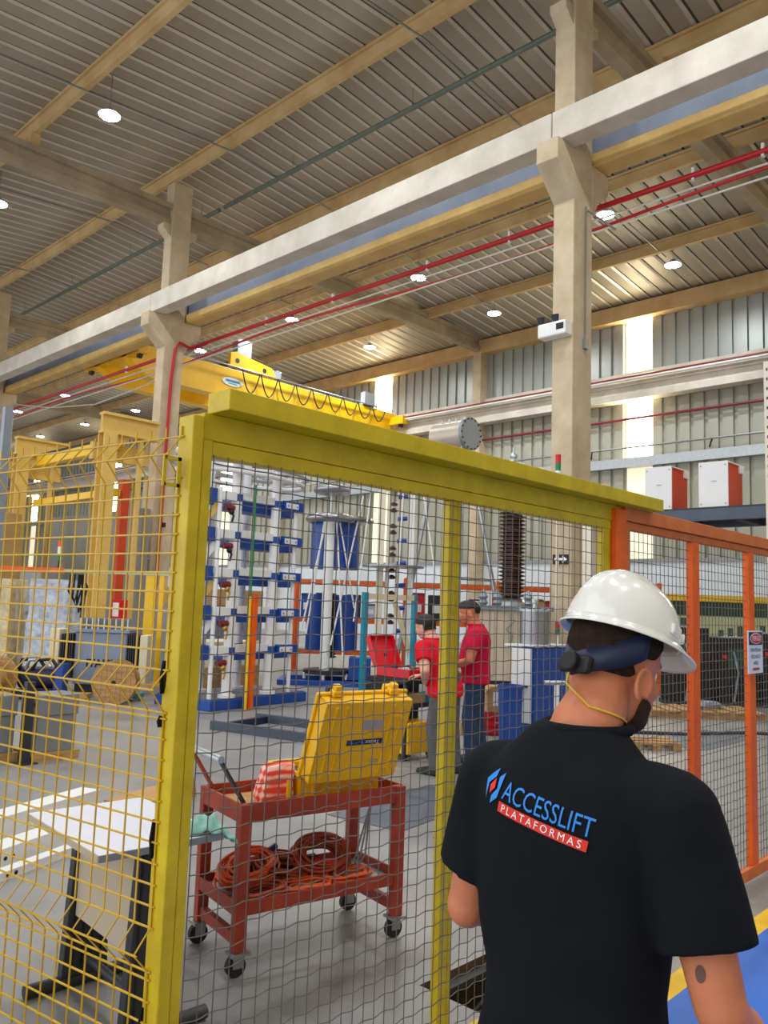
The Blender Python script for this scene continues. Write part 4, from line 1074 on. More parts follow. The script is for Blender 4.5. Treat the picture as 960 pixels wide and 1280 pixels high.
for y0, lb in ((2.46, 'white and orange instrument cabinet on the rack, nearer the upright'), (2.92, 'white and orange instrument cabinet on the rack, left one')):
    t = thing('instrument_cabinet', lb, 'cabinet', (6.45, y0, 2.506), 0, 'instrument cabinets on the rack')
    MB().b2((.012, .01, .012), (.33, .22, .36)).build('body', 'door_orange', t)
    MB().b2((0, 0, 0), (.012, .235, .37)).build('front_panel', 'white_paint', t, bevel=.003)
    MB().b2((.012, 0, .36), (.35, .235, .37)).build('top_panel', 'white_paint', t)
    MB().b2((.25, -.004, .30), (.34, .01, .36)).build('corner_plate', 'white_paint', t)
    MB().b2((-.003, .09, .21), (.0, .13, .216)).build('badge', 'steel_grey', t)
    for y in (.02, .215):
        for z in (.03, .34): MB().cyl((-.004, y, z), (.0, y, z), .006, n=8).build('screw', 'steel_grey', t)

def dark_machine(x, y, label, h):
    t = thing('dark_machine', label, 'machine', (x, y, 0), R(-46), 'dark machines behind the orange fence')
    MB().b2((-.35, -.3, .08), (.35, .3, h)).build('body', 'black', t, bevel=.015)
    MB().b2((-.38, -.33, 0), (.38, .33, .08)).build('base', 'charcoal', t)
    MB().b2((-.2, -.32, h * .55), (.2, -.3, h * .85)).build('panel', 'green_dark', t)
    MB().b2((-.30, -.25, h), (.30, .25, h + .03)).build('top_tray', 'galv', t)
    for q in range(3): MB().cyl((-.2 + .18 * q, 0, h + .03), (-.2 + .18 * q, 0, h + .14 + .04 * q), .05, n=12).build('canister', 'green_dark', t, 40)
    MB().tube([(-.1, -.33, h * .8), (-.05, -.4, h * .5), (-.12, -.36, .1)], .02, 7).build('hose', 'plate_grey', t, 60)
    MB().b2((-.3, -.325, h * .7), (-.22, -.3, h * .75)).build('red_label', 'case_red', t)
dark_machine(15.1, 6.6, 'black machine cabinet behind the orange fence, left one', 1.42)
dark_machine(15.8, 6.0, 'black machine cabinet behind the orange fence, middle one', 1.25)
dark_machine(16.4, 5.45, 'black machine cabinet behind the orange fence, right one', 1.35)
pt = thing('partition_screen', 'pale green partition with yellow top rail behind dark machines', 'partition', (19.6, 9.3, 0), R(-46))
MB().b2((0, 0, 0), (4.5, .08, 1.65)).build('panel', 'green_pale', pt); MB().b2((0, -.01, 1.65), (4.5, .09, 2.0)).build('upper_panel', 'green_dark', pt)
MB().b2((0, -.06, 2.0), (4.5, .14, 2.16)).build('top_rail', 'line_yellow', pt)
pl = thing('wooden_pallet', 'wooden pallet with grey cable behind the orange fence', 'pallet', (13.6, 5.75, 0), R(-46))
for k in range(7): MB().b2((-.9 + k * .27, -.5, .10), (-.9 + k * .27 + .2, .5, .125)).build('board', 'wood', pl)
for y in (-.45, 0, .4): MB().b2((-.9, y, 0), (.95, y + .08, .10)).build('runner', 'wood', pl)
t = thing('grey_cable', 'loose grey cable heap on the wooden pallet', 'cable', (13.7, 5.65, .126))
P = [(.28 * math.cos(i * .55) * (1 + .3 * math.sin(i * .21)), .22 * math.sin(i * .55), .03 + .05 * abs(math.sin(i * .37))) for i in range(70)]
MB().tube(P, .022, 6).build('cable', 'plate_grey', t, 60)
pl = thing('wooden_pallet', 'small wooden pallet block on the floor beside the bearded man', 'pallet', (9.85, 4.75, 0), R(-46))
for y in (-.2, 0, .2): MB().b2((-.3, y - .05, .07), (.3, y + .05, .095)).build('board', 'wood', pl)
for x in (-.25, 0, .25): MB().b2((x - .05, -.25, 0), (x + .05, .25, .07)).build('runner', 'wood', pl)
tag(MB().tube([(10.6, 5.6, .02), (11.2, 4.9, .02), (12.2, 4.4, .02), (12.8, 3.4, .02), (12.2, 2.6, .02)], .025, 7).build('floor_cable', 'charcoal', None, 60), 'dark cable snaking over the floor beyond the orange fence', 'cable')

# ================================================================== FLOOR FRAME AND TEST CART BY THE WORKERS
ff = thing('floor_frame', 'low blue grey steel frame lying on the floor', 'frame', (6.16, 8.87, 0), math.atan2(-2.67, .67))
for y0, y1, x0, x1 in ((0, .07, 0, 2.75), (.93, 1.0, .0, 2.75)): MB().b2((x0, y0, 0), (x1, y1, .11)).build('side_channel', 'steel_blue_grey', ff)
for x in (.12, 1.3, 2.6): MB().b2((x, .07, .0), (x + .08, .93, .09)).build('cross_channel', 'navy', ff)
MB().b2((1.38, .07, .02), (2.6, .93, .04)).build('deck_plate', 'plate_grey', ff)
for x, y in ((1.6, .3), (2.0, .5), (2.4, .3)): MB().cyl((x, y, .04), (x, y, .06), .05, n=12).build('bolt_pad', 'galv', ff, 40)

tc_ = thing('test_cart', 'black test cart with yellow lower box beside the worker', 'cart', (6.85, 6.22, 0))
MB().b2((-.25, -.28, .80), (.25, .30, .86)).build('top_tray', 'black', tc_, bevel=.01)
MB().b2((-.23, -.05, .10), (.23, .28, .80)).build('rear_cabinet', 'black', tc_, bevel=.01)
for x in (-.23, .23): MB().b2((x - .02, -.28, .06), (x + .02, -.24, .80)).build('upright', 'charcoal', tc_)
MB().b2((-.22, -.30, .07), (.22, -.05, .40)).build('yellow_box', 'case_yellow', tc_, bevel=.012)
MB().b2((-.22, -.28, .55), (.22, -.05, .60)).build('shelf', 'charcoal', tc_)
MB().b2((-.18, -.27, .60), (.08, -.1, .70)).build('wooden_tray', 'cabinet_tan', tc_)
MB().b2((.1, -.26, .60), (.2, -.1, .68)).build('teal_box', 'teal', tc_)
for x in (-.2, .2):
    for y in (-.24, .24): MB().cyl((x - .015, y, .035), (x + .015, y, .035), .035, n=14).build('wheel', 'black_rubber', tc_, 40)
rc = thing('red_case', 'open red hard case with lid raised on the black cart', 'case', (6.85, 6.20, .861))
shell(MB(), -.20, .20, -.26, .24, 0, .10).build('base', 'case_red', rc, bevel=.01)
MB().b2((-.18, -.24, .07), (.18, .22, .08)).build('panel', 'plate_grey', rc)
for x, y, m_ in ((-.08, -.1, 'white_paint'), (.02, -.12, 'led_green'), (.1, .05, 'plug_blue'), (-.05, .1, 'plug_blue')): MB().b2((x - .03, y - .02, .08), (x + .03, y + .02, .11)).build('control', m_, rc)
LM2 = Matrix.Translation((0, .245, .10)) @ Matrix.Rotation(R(-24), 4, 'X')
def LB2(b): b.v = [tuple(LM2 @ Vector(p)) for p in b.v]; return b
LB2(MB().b2((-.205, .03, 0), (.205, .042, .36)).b2((-.205, -.03, 0), (-.193, .042, .36)).b2((.193, -.03, 0), (.205, .042, .36)).b2((-.205, -.03, .348), (.205, .042, .36)).b2((-.205, -.03, 0), (.205, .042, .012))).build('lid', 'case_red', rc, bevel=.008)
LB2(MB().cyl((.03, .022, .14), (.03, .031, .14), .022, n=14)).build('emblem', 'black', rc)

# ================================================================== LEFT: PORTALS, WRAPPED MACHINES, TRANSFORMER, REELS
def hcol(b, x, y, z0, z1, w=.40):
    b.b2((x - w / 2, y - w / 2, z0), (x + w / 2, y - w / 2 + .06, z1)); b.b2((x - w / 2, y + w / 2 - .06, z0), (x + w / 2, y + w / 2, z1)); b.b2((x - .05, y - w / 2 + .06, z0), (x + .05, y + w / 2 - .06, z1)); return b
for k, (y, lb) in enumerate(((21.5, 'tan steel portal frame in front of left column'), (27.4, 'tan steel portal frame further back at left edge'))):
    t = thing('portal_frame', lb, 'frame', (10.93, y, 0), 0, 'tan portal frames')
    hcol(MB(), 0, 0, 0, 6.2).build('column', 'portal_tan', t)
    MB().b2((.98, -.05, 0), (1.10, .07, 6.2)).build('slim_column', 'portal_tan', t)
    MB().b2((-.22, -.16, 6.2), (1.55, .16, 6.28)).b2((-.22, -.05, 6.28), (1.55, .05, 6.72)).b2((-.22, -.16, 6.72), (1.55, .16, 6.8)).build('head_beam', 'portal_tan', t)
    MB().b2((-.22, .4, 5.5), (1.55, .6, 6.0)).build('rear_beam', 'portal_tan', t)
    MB().prism([(.2, 6.2), (.2, 5.7), (.7, 6.2)], .06, XZ(0, -.03)).build('gusset', 'portal_tan', t)
for z0, z1, lb, x in ((5.85, 6.18, 'upper bright yellow beam joining the tan portal frames', 11.45), (4.50, 4.72, 'lower bright yellow beam joining the tan portal frames', 11.45)):
    tag(MB().b2((x - .12, 21.75, z0), (x + .12, 27.15, z1)).build('link_beam', 'crane_yellow', None, bevel=.02), lb, 'beam')
tag(MB().tube([(11.45, 21.8, 6.24), (11.45, 27.1, 6.24)], .06, 8).build('cable_bundle', 'navy', None, 60), 'dark cable bundle lying on the upper yellow beam', 'cable')
tag(MB().b2((12.6, 22.2, 0), (12.85, 28.5, 4.3)).build('concrete_screen', 'screen_grey', None, bevel=.02), 'grey concrete screen wall behind the tan portal', 'screen wall')
t = thing('vent_cabinet', 'tan vented cabinet standing by the far portal frame', 'cabinet', (10.2, 26.6, 0))
MB().b2((-.35, -.6, 0), (.35, .6, 4.1)).build('body', 'cabinet_tan', t, bevel=.02)
for k in range(7): MB().b2((-.36, -.5, 2.0 + k * .28), (-.349, .1, 2.07 + k * .28)).build('vent_slot', 'stain', t)
tag(MB().b2((11.75, 22.0, 0), (12.0, 22.3, 5.05)).build('orange_post', 'door_orange', None, bevel=.02), 'tall dark orange box post right of tan portal', 'post')
t = thing('notice_box', 'red notice box with white sheet below the orange post', 'notice', (11.35, 21.2, 1.05))
MB().b2((-.02, -.3, -.05), (.22, .3, .48)).build('box', 'case_red', t, bevel=.01); MB().b2((-.024, -.25, .02), (-.0205, .08, .4)).build('sheet', 'white_print', t)
MB().b2((.08, -.05, -1.05), (.14, .05, -.05)).build('leg', 'charcoal', t)
for dx, nm in ((0, 'wide'), (.22, 'slim')):
    t = thing('guard_post', '%s bright yellow guard post in front of the left column' % nm, 'post', (8.2 + dx * .7, 14.0 - dx * .72, 0), R(-46))
    w_ = .085 if dx == 0 else .045
    MB().b2((-w_, -.05, 0.015), (w_, .05, 2.1)).build('post', 'crane_yellow', t, bevel=.006); MB().b2((-w_ - .05, -.1, 0), (w_ + .05, .1, .015)).build('foot_plate', 'crane_yellow', t)
t = thing('barrier_arm', 'pale yellow barrier bar with orange end over the wrapped machines', 'barrier', (8.55, 13.62, 2.08), math.atan2(15.25 - 14.0, 6.9 - 8.2))
MB().b2((0, -.03, -.03), (2.15, .03, .03)).build('arm', 'green_pale', t)
MB().b2((2.15, -.05, -.05), (4.0, .05, .05)).build('end_section', 'fence_orange', t)
t = thing('signal_tower', 'orange white and green signal tower above the wrapped machine', 'signal light', (7.0, 15.35, 2.14))
MB().cyl((0, 0, 0), (0, 0, .14), .02, n=8).build('pole', 'black', t); MB().cyl((0, 0, .14), (0, 0, .24), .045, n=12).build('green_lens', 'led_green', t, 40); MB().cyl((0, 0, .24), (0, 0, .40), .045, n=12).build('white_lens', 'white_paint', t, 40); MB().cyl((0, 0, .40), (0, 0, .52), .045, n=12).build('orange_lens', 'fence_orange', t, 40)

def wrapped(x, y, w_, d_, h_, m_, label):
    b = MB(); rings = []
    for k in range(9):
        z = .12 + (h_ - .12) * k / 8; ring = []
        s_ = 1 - .05 * (k / 8) ** 2 + .012 * math.sin(k * 2.1)
        for i in range(32):
            a = 2 * math.pi * i / 32; c_, q = math.cos(a), math.sin(a)
            sq = min(1.32, 1 / max(abs(c_), abs(q)))
            ring.append((w_ / 2 * s_ * c_ * sq + .015 * math.sin(7 * a + k), d_ / 2 * s_ * q * sq + .015 * math.cos(5 * a + 2 * k), z))
        rings.append(ring)
    t = thing('wrapped_machine', label, 'machine', (x, y, 0), R(-46), 'machines wrapped in film')
    b.loft(rings).build('film_wrap', m_, t, 40)
    MB().b2((-w_ / 2 - .03, -d_ / 2 - .03, .08), (w_ / 2 + .03, d_ / 2 + .03, .12)).build('pallet_deck', 'wood', t)
    for xx in (-w_ / 2, 0, w_ / 2): MB().b2((xx - .05, -d_ / 2, 0), (xx + .05, d_ / 2, .08)).build('pallet_runner', 'wood', t)
    return t
wrapped(7.25, 15.9, .85, .8, 1.92, 'film', 'machine wrapped in shiny clear film on a pallet, grey one')
wrapped(6.45, 16.6, .8, .8, 1.90, 'film_cream', 'machine wrapped in film at the left edge, cream one')
t = thing('cable_bunch', 'black cable bunch hanging from the barrier bar beside the wrapped machine', 'cable', (7.18, 14.98, 0))
for k in range(4): MB().tube([(-.1 + .08 * k, 0, 2.02), (-.12 + .09 * k, .02, 1.7 - .1 * k), (0 + .05 * k, 0, 1.5 - .1 * k), (.1 + .05 * k, .02, 1.8), (.1, 0, 2.02)], .018, 6).build('cable', 'black', t, 60)

tfm = thing('grey_transformer', 'blue grey distribution transformer with radiator fins and black lettering', 'transformer', (7.05, 13.25, 0), R(-46))
MB().b2((-.48, -.35, .15), (.40, .35, 1.02)).build('tank', 'tank_blue_grey', tfm, bevel=.02)
MB().b2((-.52, -.39, 1.02), (.44, .39, 1.07)).build('cover', 'tank_blue_grey', tfm)
for k in range(9): MB().b2((-.45 + k * .1, -.25, 1.07), (-.43 + k * .1, .25, 1.25)).build('top_fin', 'galv', tfm)
MB().b2((-.45, -.3, 0), (.38, .3, .15)).build('skid', 'charcoal', tfm)
text_mb('ITAIPU', .18, Matrix.Translation((0.0, -.353, .50)) @ Matrix.Rotation(R(90), 4, 'X') @ Matrix.Shear('XY', 4, (.25, 0)), 0.001, bold=.006).build('lettering', 'sign_black', tfm)
for side, x0 in ((-1, -.68), (1, .42)):
    for k in range(6): MB().b2((x0 + .035 * k, -.42, .25), (x0 + .012 + .035 * k, .3, .98)).build('radiator_fin', 'fin_dark', tfm)
MB().b2((-.86, -.46, .2), (-.70, -.1, 1.06)).build('side_panel', 'cream_paint', tfm, bevel=.01)
MB().b2((.65, -.46, .2), (.78, -.1, 1.0)).build('side_panel', 'cream_paint', tfm, bevel=.01)
o = MB()
rings = []
for k, (z, s_) in enumerate([(1.08, 1.0), (1.2, 1.02), (1.26, .96), (1.27, .5)]):
    rings.append([(.5 * s_ * math.cos(a) * min(1.3, 1 / max(abs(math.cos(a)), abs(math.sin(a)))) * .95, .36 * s_ * math.sin(a) * min(1.3, 1 / max(abs(math.cos(a)), abs(math.sin(a)))), z - .28 + .012 * math.sin(9 * a + k)) for a in [2 * math.pi * i / 28 for i in range(28)]])
t = thing('white_tank', 'white vessel with brass valve behind the yellow corner post', 'tank', (8.02, 12.62, 0), R(-46))
MB().lathe([(.2, .1), (.22, .2), (.22, .95), (.1, 1.05)], n=20).build('shell', 'white_paint', t, 40); MB().lathe([(.26, 0), (.26, .1)], n=20).build('foot', 'blue_deep', t, 40)
MB().tube([(-.1, -.22, .75), (-.1, -.30, .75), (-.16, -.32, .68)], .03, 8).build('valve', 'brass', t, 60)
MB().lathe([(.12, 1.05), (.12, 1.3), (.05, 1.32)], n=16).build('red_head', 'case_red', t, 40)

def reel(x, y, rz, r_, w_, label):
    t = thing('cable_reel', label, 'reel', (x, y, 0), rz, 'wooden cable reels')
    for s_ in (-1, 1):
        yy = s_ * w_ / 2
        n = 9
        for k in range(n):
            x0 = -r_ + 2 * r_ * k / n + .002; x1 = -r_ + 2 * r_ * (k + 1) / n - .002
            pts_ = []
            for q in range(5):
                xx = x0 + (x1 - x0) * q / 4
                pts_.append((xx, math.sqrt(max(0, r_ * r_ - xx * xx))))
            poly = pts_ + [(p[0], -p[1]) for p in pts_[::-1]]
            MB().prism(poly, .03, XZ(0, yy - .015, r_)).build('plank', 'wood', t)
        for k in range(4):
            a = k * math.pi / 2 + .5
            MB().cyl((r_ * .55 * math.cos(a), yy + s_ * .016, r_ + r_ * .55 * math.sin(a)), (r_ * .55 * math.cos(a), yy + s_ * .022, r_ + r_ * .55 * math.sin(a)), .014, n=8).build('bolt', 'steel_grey', t)
        MB().cyl((0, yy - s_ * .002, r_), (0, yy + s_ * .018, r_), .035, n=14).build('arbor_hole', 'black', t)
    MB().cyl((0, -w_ / 2, r_), (0, w_ / 2, r_), r_ * .5, n=20).build('drum', 'cardboard', t, 40)
    return t
reel(6.40, 11.75, R(-42), .33, .30, 'wooden cable reel standing in front of the grey transformer')
reel(5.05, 13.1, R(-60), .33, .36, 'wooden cable reel at the left edge behind the grey units')
t = thing('motor_skid', 'navy blue motor skid with hoses between reel and wrapped machine', 'motor', (5.75, 12.95, 0), R(-46))
MB().b2((-.35, -.25, 0), (.35, .25, .14)).build('skid', 'navy', t, bevel=.01); MB().cyl((-.3, 0, .32), (.25, 0, .32), .17, n=20).build('motor', 'navy', t, 40)
MB().b2((.25, -.12, .14), (.4, .12, .55)).build('gearbox', 'blue_deep', t, bevel=.01)
for k in range(3): MB().tube([(-.3 + .1 * k, -.1, .45), (-.25 + .12 * k, -.15, .6), (.0 + .1 * k, -.1, .62), (.1 + .1 * k, -.12, .5)], .03, 7).build('hose', 'galv' if k == 1 else 'black', t, 60)
for x, y, lb, m_ in ((6.05, 12.4, 'low wooden block with teal paint on floor by the reel', 'cabinet_tan'), (6.75, 12.05, 'flat teal pallet block beside the cable reel', 'teal')):
    t = thing('floor_block', lb, 'block', (x, y, 0), R(-46)); MB().b2((-.25, -.12, .05), (.25, .12, .12)).build('deck', m_, t); MB().b2((-.22, -.1, 0), (-.14, .1, .05)).build('runner', 'wood', t); MB().b2((.14, -.1, 0), (.22, .1, .05)).build('runner', 'wood', t)

# ================================================================== PEOPLE
from mathutils.bvhtree import BVHTree
def remesh(mb, voxel, it=3, fac=.5):
    me = mb.mesh('tmp')
    ob = bpy.data.objects.new('tmp', me); COL.objects.link(ob)
    m = ob.modifiers.new('r', 'REMESH'); m.mode = 'VOXEL'; m.voxel_size = voxel
    dg = bpy.context.evaluated_depsgraph_get()
    out = bpy.data.meshes.new_from_object(ob.evaluated_get(dg))
    bpy.data.objects.remove(ob); bpy.data.meshes.remove(me)
    bm_ = bmesh.new(); bm_.from_mesh(out)
    for _ in range(it): bmesh.ops.smooth_vert(bm_, verts=bm_.verts, factor=fac, use_axis_x=True, use_axis_y=True, use_axis_z=True)
    bm_.to_mesh(out); bm_.free()
    return out
def mesh_obj(me, name, m, parent):
    me.materials.clear(); me.materials.append(MATS[m]); me.shade_smooth(); me.name = name
    o = bpy.data.objects.new(name, me); COL.objects.link(o); o.parent = parent
    return o
def extract(me, pred, offs):
    b = MB(); idx = {}
    for p in me.polygons:
        if pred(p.center):
            f = []
            for v in p.vertices:
                if v not in idx:
                    idx[v] = len(b.v); vv = me.vertices[v]
                    b.v.append(tuple(vv.co + vv.normal * offs))
                f.append(idx[v])
            b.f.append(tuple(f))
    # even out the stepped border
    cnt = {}
    for f in b.f:
        for i in range(len(f)):
            e = (min(f[i], f[i - 1]), max(f[i], f[i - 1])); cnt[e] = cnt.get(e, 0) + 1
    nb = {}
    for (i, j), n_ in cnt.items():
        if n_ == 1: nb.setdefault(i, []).append(j); nb.setdefault(j, []).append(i)
    for _ in range(10):
        new = {}
        for i, js in nb.items():
            m_ = Vector((0, 0, 0))
            for j in js: m_ += Vector(b.v[j])
            new[i] = Vector(b.v[i]).lerp(m_ / len(js), .5)
        for i, v in new.items(): b.v[i] = tuple(v)
    return b
def limb(b, pts, rad, n=14):
    # resample for smooth tapering
    P = [Vector(p) for p in pts]
    Q = []; RR = []
    for i in range(len(P) - 1):
        for k in range(5):
            t = k / 5
            Q.append(P[i].lerp(P[i + 1], t)); RR.append(rad[i] + (rad[i + 1] - rad[i]) * t)
    Q.append(P[-1]); RR.append(rad[-1])
    b.tube(Q, RR, n)
    b.ball(P[0], rad[0], n, 8); b.ball(P[-1], rad[-1], n, 8)
    for p, r_ in zip(P[1:-1], rad[1:-1]): b.ball(p, r_ * .99, n, 8)
def sring(z, cx, cy, rx, ry, p=2.5, n=36, tilt=0.0):
    out = []
    for i in range(n):
        a = 2 * math.pi * i / n; c, s = math.cos(a), math.sin(a)
        x = math.copysign(abs(c) ** (2 / p), c) * rx; y = math.copysign(abs(s) ** (2 / p), s) * ry
        out.append((cx + x, cy + y, z + tilt * x))
    return out
def hand(b, wrist, direc, palm_n, thumb_side, s=1.0, curl=.5):
    """palm + five fingers; direc: pointing direction, palm_n: palm normal, thumb_side: sideways direction of the thumb"""
    w = Vector(wrist); d_ = Vector(direc).normalized(); n_ = Vector(palm_n); n_ = (n_ - d_ * n_.dot(d_)).normalized()
    t_ = Vector(thumb_side); t_ = (t_ - d_ * t_.dot(d_) - n_ * t_.dot(n_)).normalized()
    for k in range(4):
        o_ = (1.5 - k) * .0195 * s
        a = w + t_ * o_ * .7 + d_ * .01 * s; e = w + d_ * .088 * s + t_ * o_
        limb(b, [a, e], [.014 * s, .0125 * s], 8)
        L = [.068, .078, .073, .056][k] * s
        k1 = e + (d_ * math.cos(curl * .6) + n_ * math.sin(curl * .6)) * L * .5
        k2 = k1 + (d_ * math.cos(curl * 1.6) + n_ * math.sin(curl * 1.6)) * L * .35
        k3 = k2 + (d_ * math.cos(curl * 2.4) + n_ * math.sin(curl * 2.4)) * L * .28
        limb(b, [e, k1, k2, k3], [.0105 * s, .0095 * s, .0088 * s, .0075 * s], 8)
    b0 = w + t_ * .02 * s + d_ * .02 * s
    b1 = b0 + (t_ * .8 + d_ * .7 + n_ * .3).normalized() * .042 * s
    b2_ = b1 + (t_ * .35 + d_ * .9 + n_ * .4).normalized() * .034 * s
    b3 = b2_ + (d_ * .9 + n_ * .5).normalized() * .026 * s
    limb(b, [b0, b1, b2_, b3], [.015 * s, .0125 * s, .0105 * s, .0085 * s], 8)

def head(b, M, s=1.0):
    """face looks along local +x of M; origin at the middle of the skull"""
    def add(c, r_): b.ball(M @ Vector(c), .001) if False else None
    tmp = MB()
    tmp.ball((-.005, 0, .03), (.098, .076, .092), 24, 14)          # skull
    tmp.ball((.030, 0, -.035), (.066, .062, .078), 22, 12)         # face
    tmp.ball((.050, 0, -.085), (.040, .046, .034), 18, 10)         # chin and jaw
    tmp.ball((.075, 0, .022), (.022, .052, .014), 14, 8)           # brow
    limb(tmp, [(.090, 0, .010), (.104, 0, -.022)], [.010, .014], 10)   # nose
    tmp.ball((.098, 0, -.03), (.012, .018, .010), 12, 8)
    tmp.ball((.088, 0, -.060), (.010, .024, .006), 12, 6); tmp.ball((.086, 0, -.072), (.010, .022, .006), 12, 6)   # lips
    for y in (-1, 1):
        tmp.ball((.055, y * .040, -.03), (.028, .022, .024), 12, 8)    # cheek
        tmp.ball((-.006, y * .074, -.034), (.016, .007, .026), 14, 10)  # ear
        tmp.torus((-.012, 0, 0), 1, .1, 4, 3) if False else None
        P = [(-.006 + .019 * math.cos(t), y * .083, -.031 + .030 * math.sin(t)) for t in [math.pi * .05 * q for q in range(-6, 30)]]
        tmp.tube(P, .0058, 6)
    for p in range(len(tmp.v)): tmp.v[p] = tuple(M @ (Vector(tmp.v[p]) * s))
    o = len(b.v); b.v += tmp.v; b.f += [tuple(i + o for i in f) for f in tmp.f]

def person(name_label, loc, rz, J, mats, scale=1.0, torso=None, hair=None, vox=.0065, hands=True, beard=False, collar=True, headyaw=0.0, headpitch=0.0, cat='person'):
    """J: joint dictionary in local metres (x forward, y left, z up)"""
    t = thing('person', name_label, cat, loc, rz)
    skin, shirt, trous, shoe, hairm = mats
    HM = Matrix.Translation(J['head']) @ Matrix.Rotation(headyaw, 4, 'Z') @ Matrix.Rotation(headpitch, 4, 'Y')
    b = MB()
    head(b, HM)
    limb(b, [J['neck'], Vector(J['neck']).lerp(Vector(J['head']), .45), HM @ Vector((-.03, 0, -.04))], [.066, .058, .056], 16)
    for s_ in ('L', 'R'):
        limb(b, [J['sh' + s_], J['el' + s_], J['wr' + s_]], [.054, .042, .027])
        fm = Vector(J['el' + s_]).lerp(Vector(J['wr' + s_]), .28); b.ball(fm, .043, 14, 8)
        hand(b, J['wr' + s_], J['hd' + s_], J['hn' + s_], J['ht' + s_])
        limb(b, [J['hip' + s_], J['kn' + s_], J['an' + s_]], [.07, .05, .038])
    TR_ = torso
    b.loft([sring(z, cx, cy, rx - .02, ry - .022) for z, cx, cy, rx, ry in TR_])
    bmesh_ = remesh(b, vox, 3)
    body = mesh_obj(bmesh_, 'body', skin, t)
    for y in (-1, 1):
        MB().ball(HM @ Vector((.074, y * .030, .003)), .0105, 12, 8).build('eye', 'white_print', t, 60)
        MB().ball(HM @ Vector((.0825, y * .030, .003)), .0045, 8, 6).build('iris', 'black', t, 60)
    inv = HM.inverted()
    if hair:
        hb = extract(bmesh_, lambda c: hair(inv @ c) and (inv @ c).length < .16, .006)
        ho = hb.build('hair', hairm, t); ho.data.shade_smooth()
        sm = ho.modifiers.new('s', 'SOLIDIFY'); sm.thickness = .006; sm.offset = 0
    if beard:
        hb = extract(bmesh_, lambda c: beard(inv @ c) and (inv @ c).length < .17, .0012)
        ho = hb.build('beard', 'beard_brown', t); ho.data.shade_smooth()
        sm = ho.modifiers.new('s', 'SOLIDIFY'); sm.thickness = .004; sm.offset = 0
    # shirt
    sb = MB()
    sb.loft([sring(z, cx, cy, rx, ry) for z, cx, cy, rx, ry in TR_])
    for s_ in ('L', 'R'):
        a, e = Vector(J['sh' + s_]), Vector(J['el' + s_]); q = a.lerp(e, J.get('sleeve', .68))
        inner = a + Vector((0, -.05 if s_ == 'L' else .05, .005))
        limb(sb, [inner, a, a.lerp(e, .35)], [.076, .078, .076], 18)
        d_ = (q - a).normalized()
        rr = J.get('sl_r', .074)
        sb.cyl(a.lerp(e, .25), q, .076, rr, 20)
    shm = remesh(sb, vox + .001, 5)
    nrm_ = [v.normal.copy() for v in shm.vertices]
    for v, nv in zip(shm.vertices, nrm_):
        c = v.co.copy()
        w1 = min(1, max(0, (1.30 - c.z) / .25)) * (1 if abs(c.y) < .2 else .3)
        f_ = .0045 * w1 * math.sin(26 * c.y + 3.0 * math.sin(7 * c.z) + 9 * c.x) + .0035 * math.sin(22 * (c.z + .9 * abs(c.y)) + 5 * c.x) * min(1, max(0, (abs(c.y) - .06) / .1))
        v.co = c + nv * f_
    so = mesh_obj(shm, 'shirt', shirt, t)
    if collar:
        nk = Vector(J['neck'])
        MB().torus(nk + Vector((.005, 0, .005)), .078, .011, 24, 8, None, 1.0, 1.0).build('collar', shirt, t, 60)
    # trousers
    tb_ = MB()
    hp = (Vector(J['hipL']) + Vector(J['hipR'])) / 2
    tb_.loft([sring(hp.z - .08, hp.x, hp.y, .098, .148), sring(hp.z, hp.x, hp.y, .103, .152), sring(hp.z + .10, hp.x, hp.y, .098, .148), sring(hp.z + .17, hp.x, hp.y, .090, .140)])
    for s_ in ('L', 'R'):
        an = Vector(J['an' + s_])
        limb(tb_, [J['hip' + s_], J['kn' + s_], (an.x, an.y, an.z + .0)], [.084, .070, .062], 16)
    mesh_obj(remesh(tb_, vox + .002, 4), 'trousers', trous, t)
    for s_ in ('L', 'R'):
        an = Vector(J['an' + s_]); fd = J.get('foot', 0.0)
        shb = MB()
        prof_ = [(-.085, .035, .0, .07), (-.06, .042, 0, .10), (0, .044, 0, .105), (.07, .046, 0, .08), (.14, .048, 0, .062), (.185, .036, 0, .045)]
        ringsS = []
        for x, w_, z0, z1 in prof_: ringsS.append([(x, -w_, z0 + .004), (x, -w_ * .95, z0 + (z1 - z0) * .55), (x, -w_ * .5, z1), (x, w_ * .5, z1), (x, w_ * .95, z0 + (z1 - z0) * .55), (x, w_, z0 + .004)])
        shb.loft(ringsS)
        Mx = Matrix.Translation((an.x, an.y, 0)) @ Matrix.Rotation(fd, 4, 'Z')
        shb.v = [tuple(Mx @ Vector(p)) for p in shb.v]
        sh_o = shb.build('shoe', shoe, t, 60, bevel=.008)
    return t, shm, bmesh_, HM

TORSO1 = [(.78, .0, 0, .128, .180), (.88, .0, 0, .124, .177), (1.00, .0, 0, .114, .168), (1.12, .0, 0, .120, .178), (1.24, .002, 0, .127, .195), (1.31, .0, 0, .118, .190), (1.355, -.002, 0, .100, .165), (1.40, .005, 0, .080, .118), (1.44, .015, 0, .066, .080)]
J1 = dict(neck=(.03, -.005, 1.43), head=(.125, -.015, 1.545), shL=(0, .168, 1.312), shR=(0, -.192, 1.315), elL=(-.01, .232, 1.06), elR=(-.015, -.272, 1.04),
          wrL=(.20, .20, 1.02), wrR=(.16, -.30, .88), hdL=(1, -.2, .05), hdR=(.7, 0, -.6), hnL=(0, -1, 0), hnR=(0, 1, 0), htL=(0, 0, 1), htR=(.6, 0, .7),
          hipL=(0, .085, .88), hipR=(0, -.085, .88), knL=(.06, .10, .47), knR=(-.02, -.10, .47), anL=(.03, .105, .09), anR=(-.10, -.105, .09), sleeve=.70, sl_r=.080)
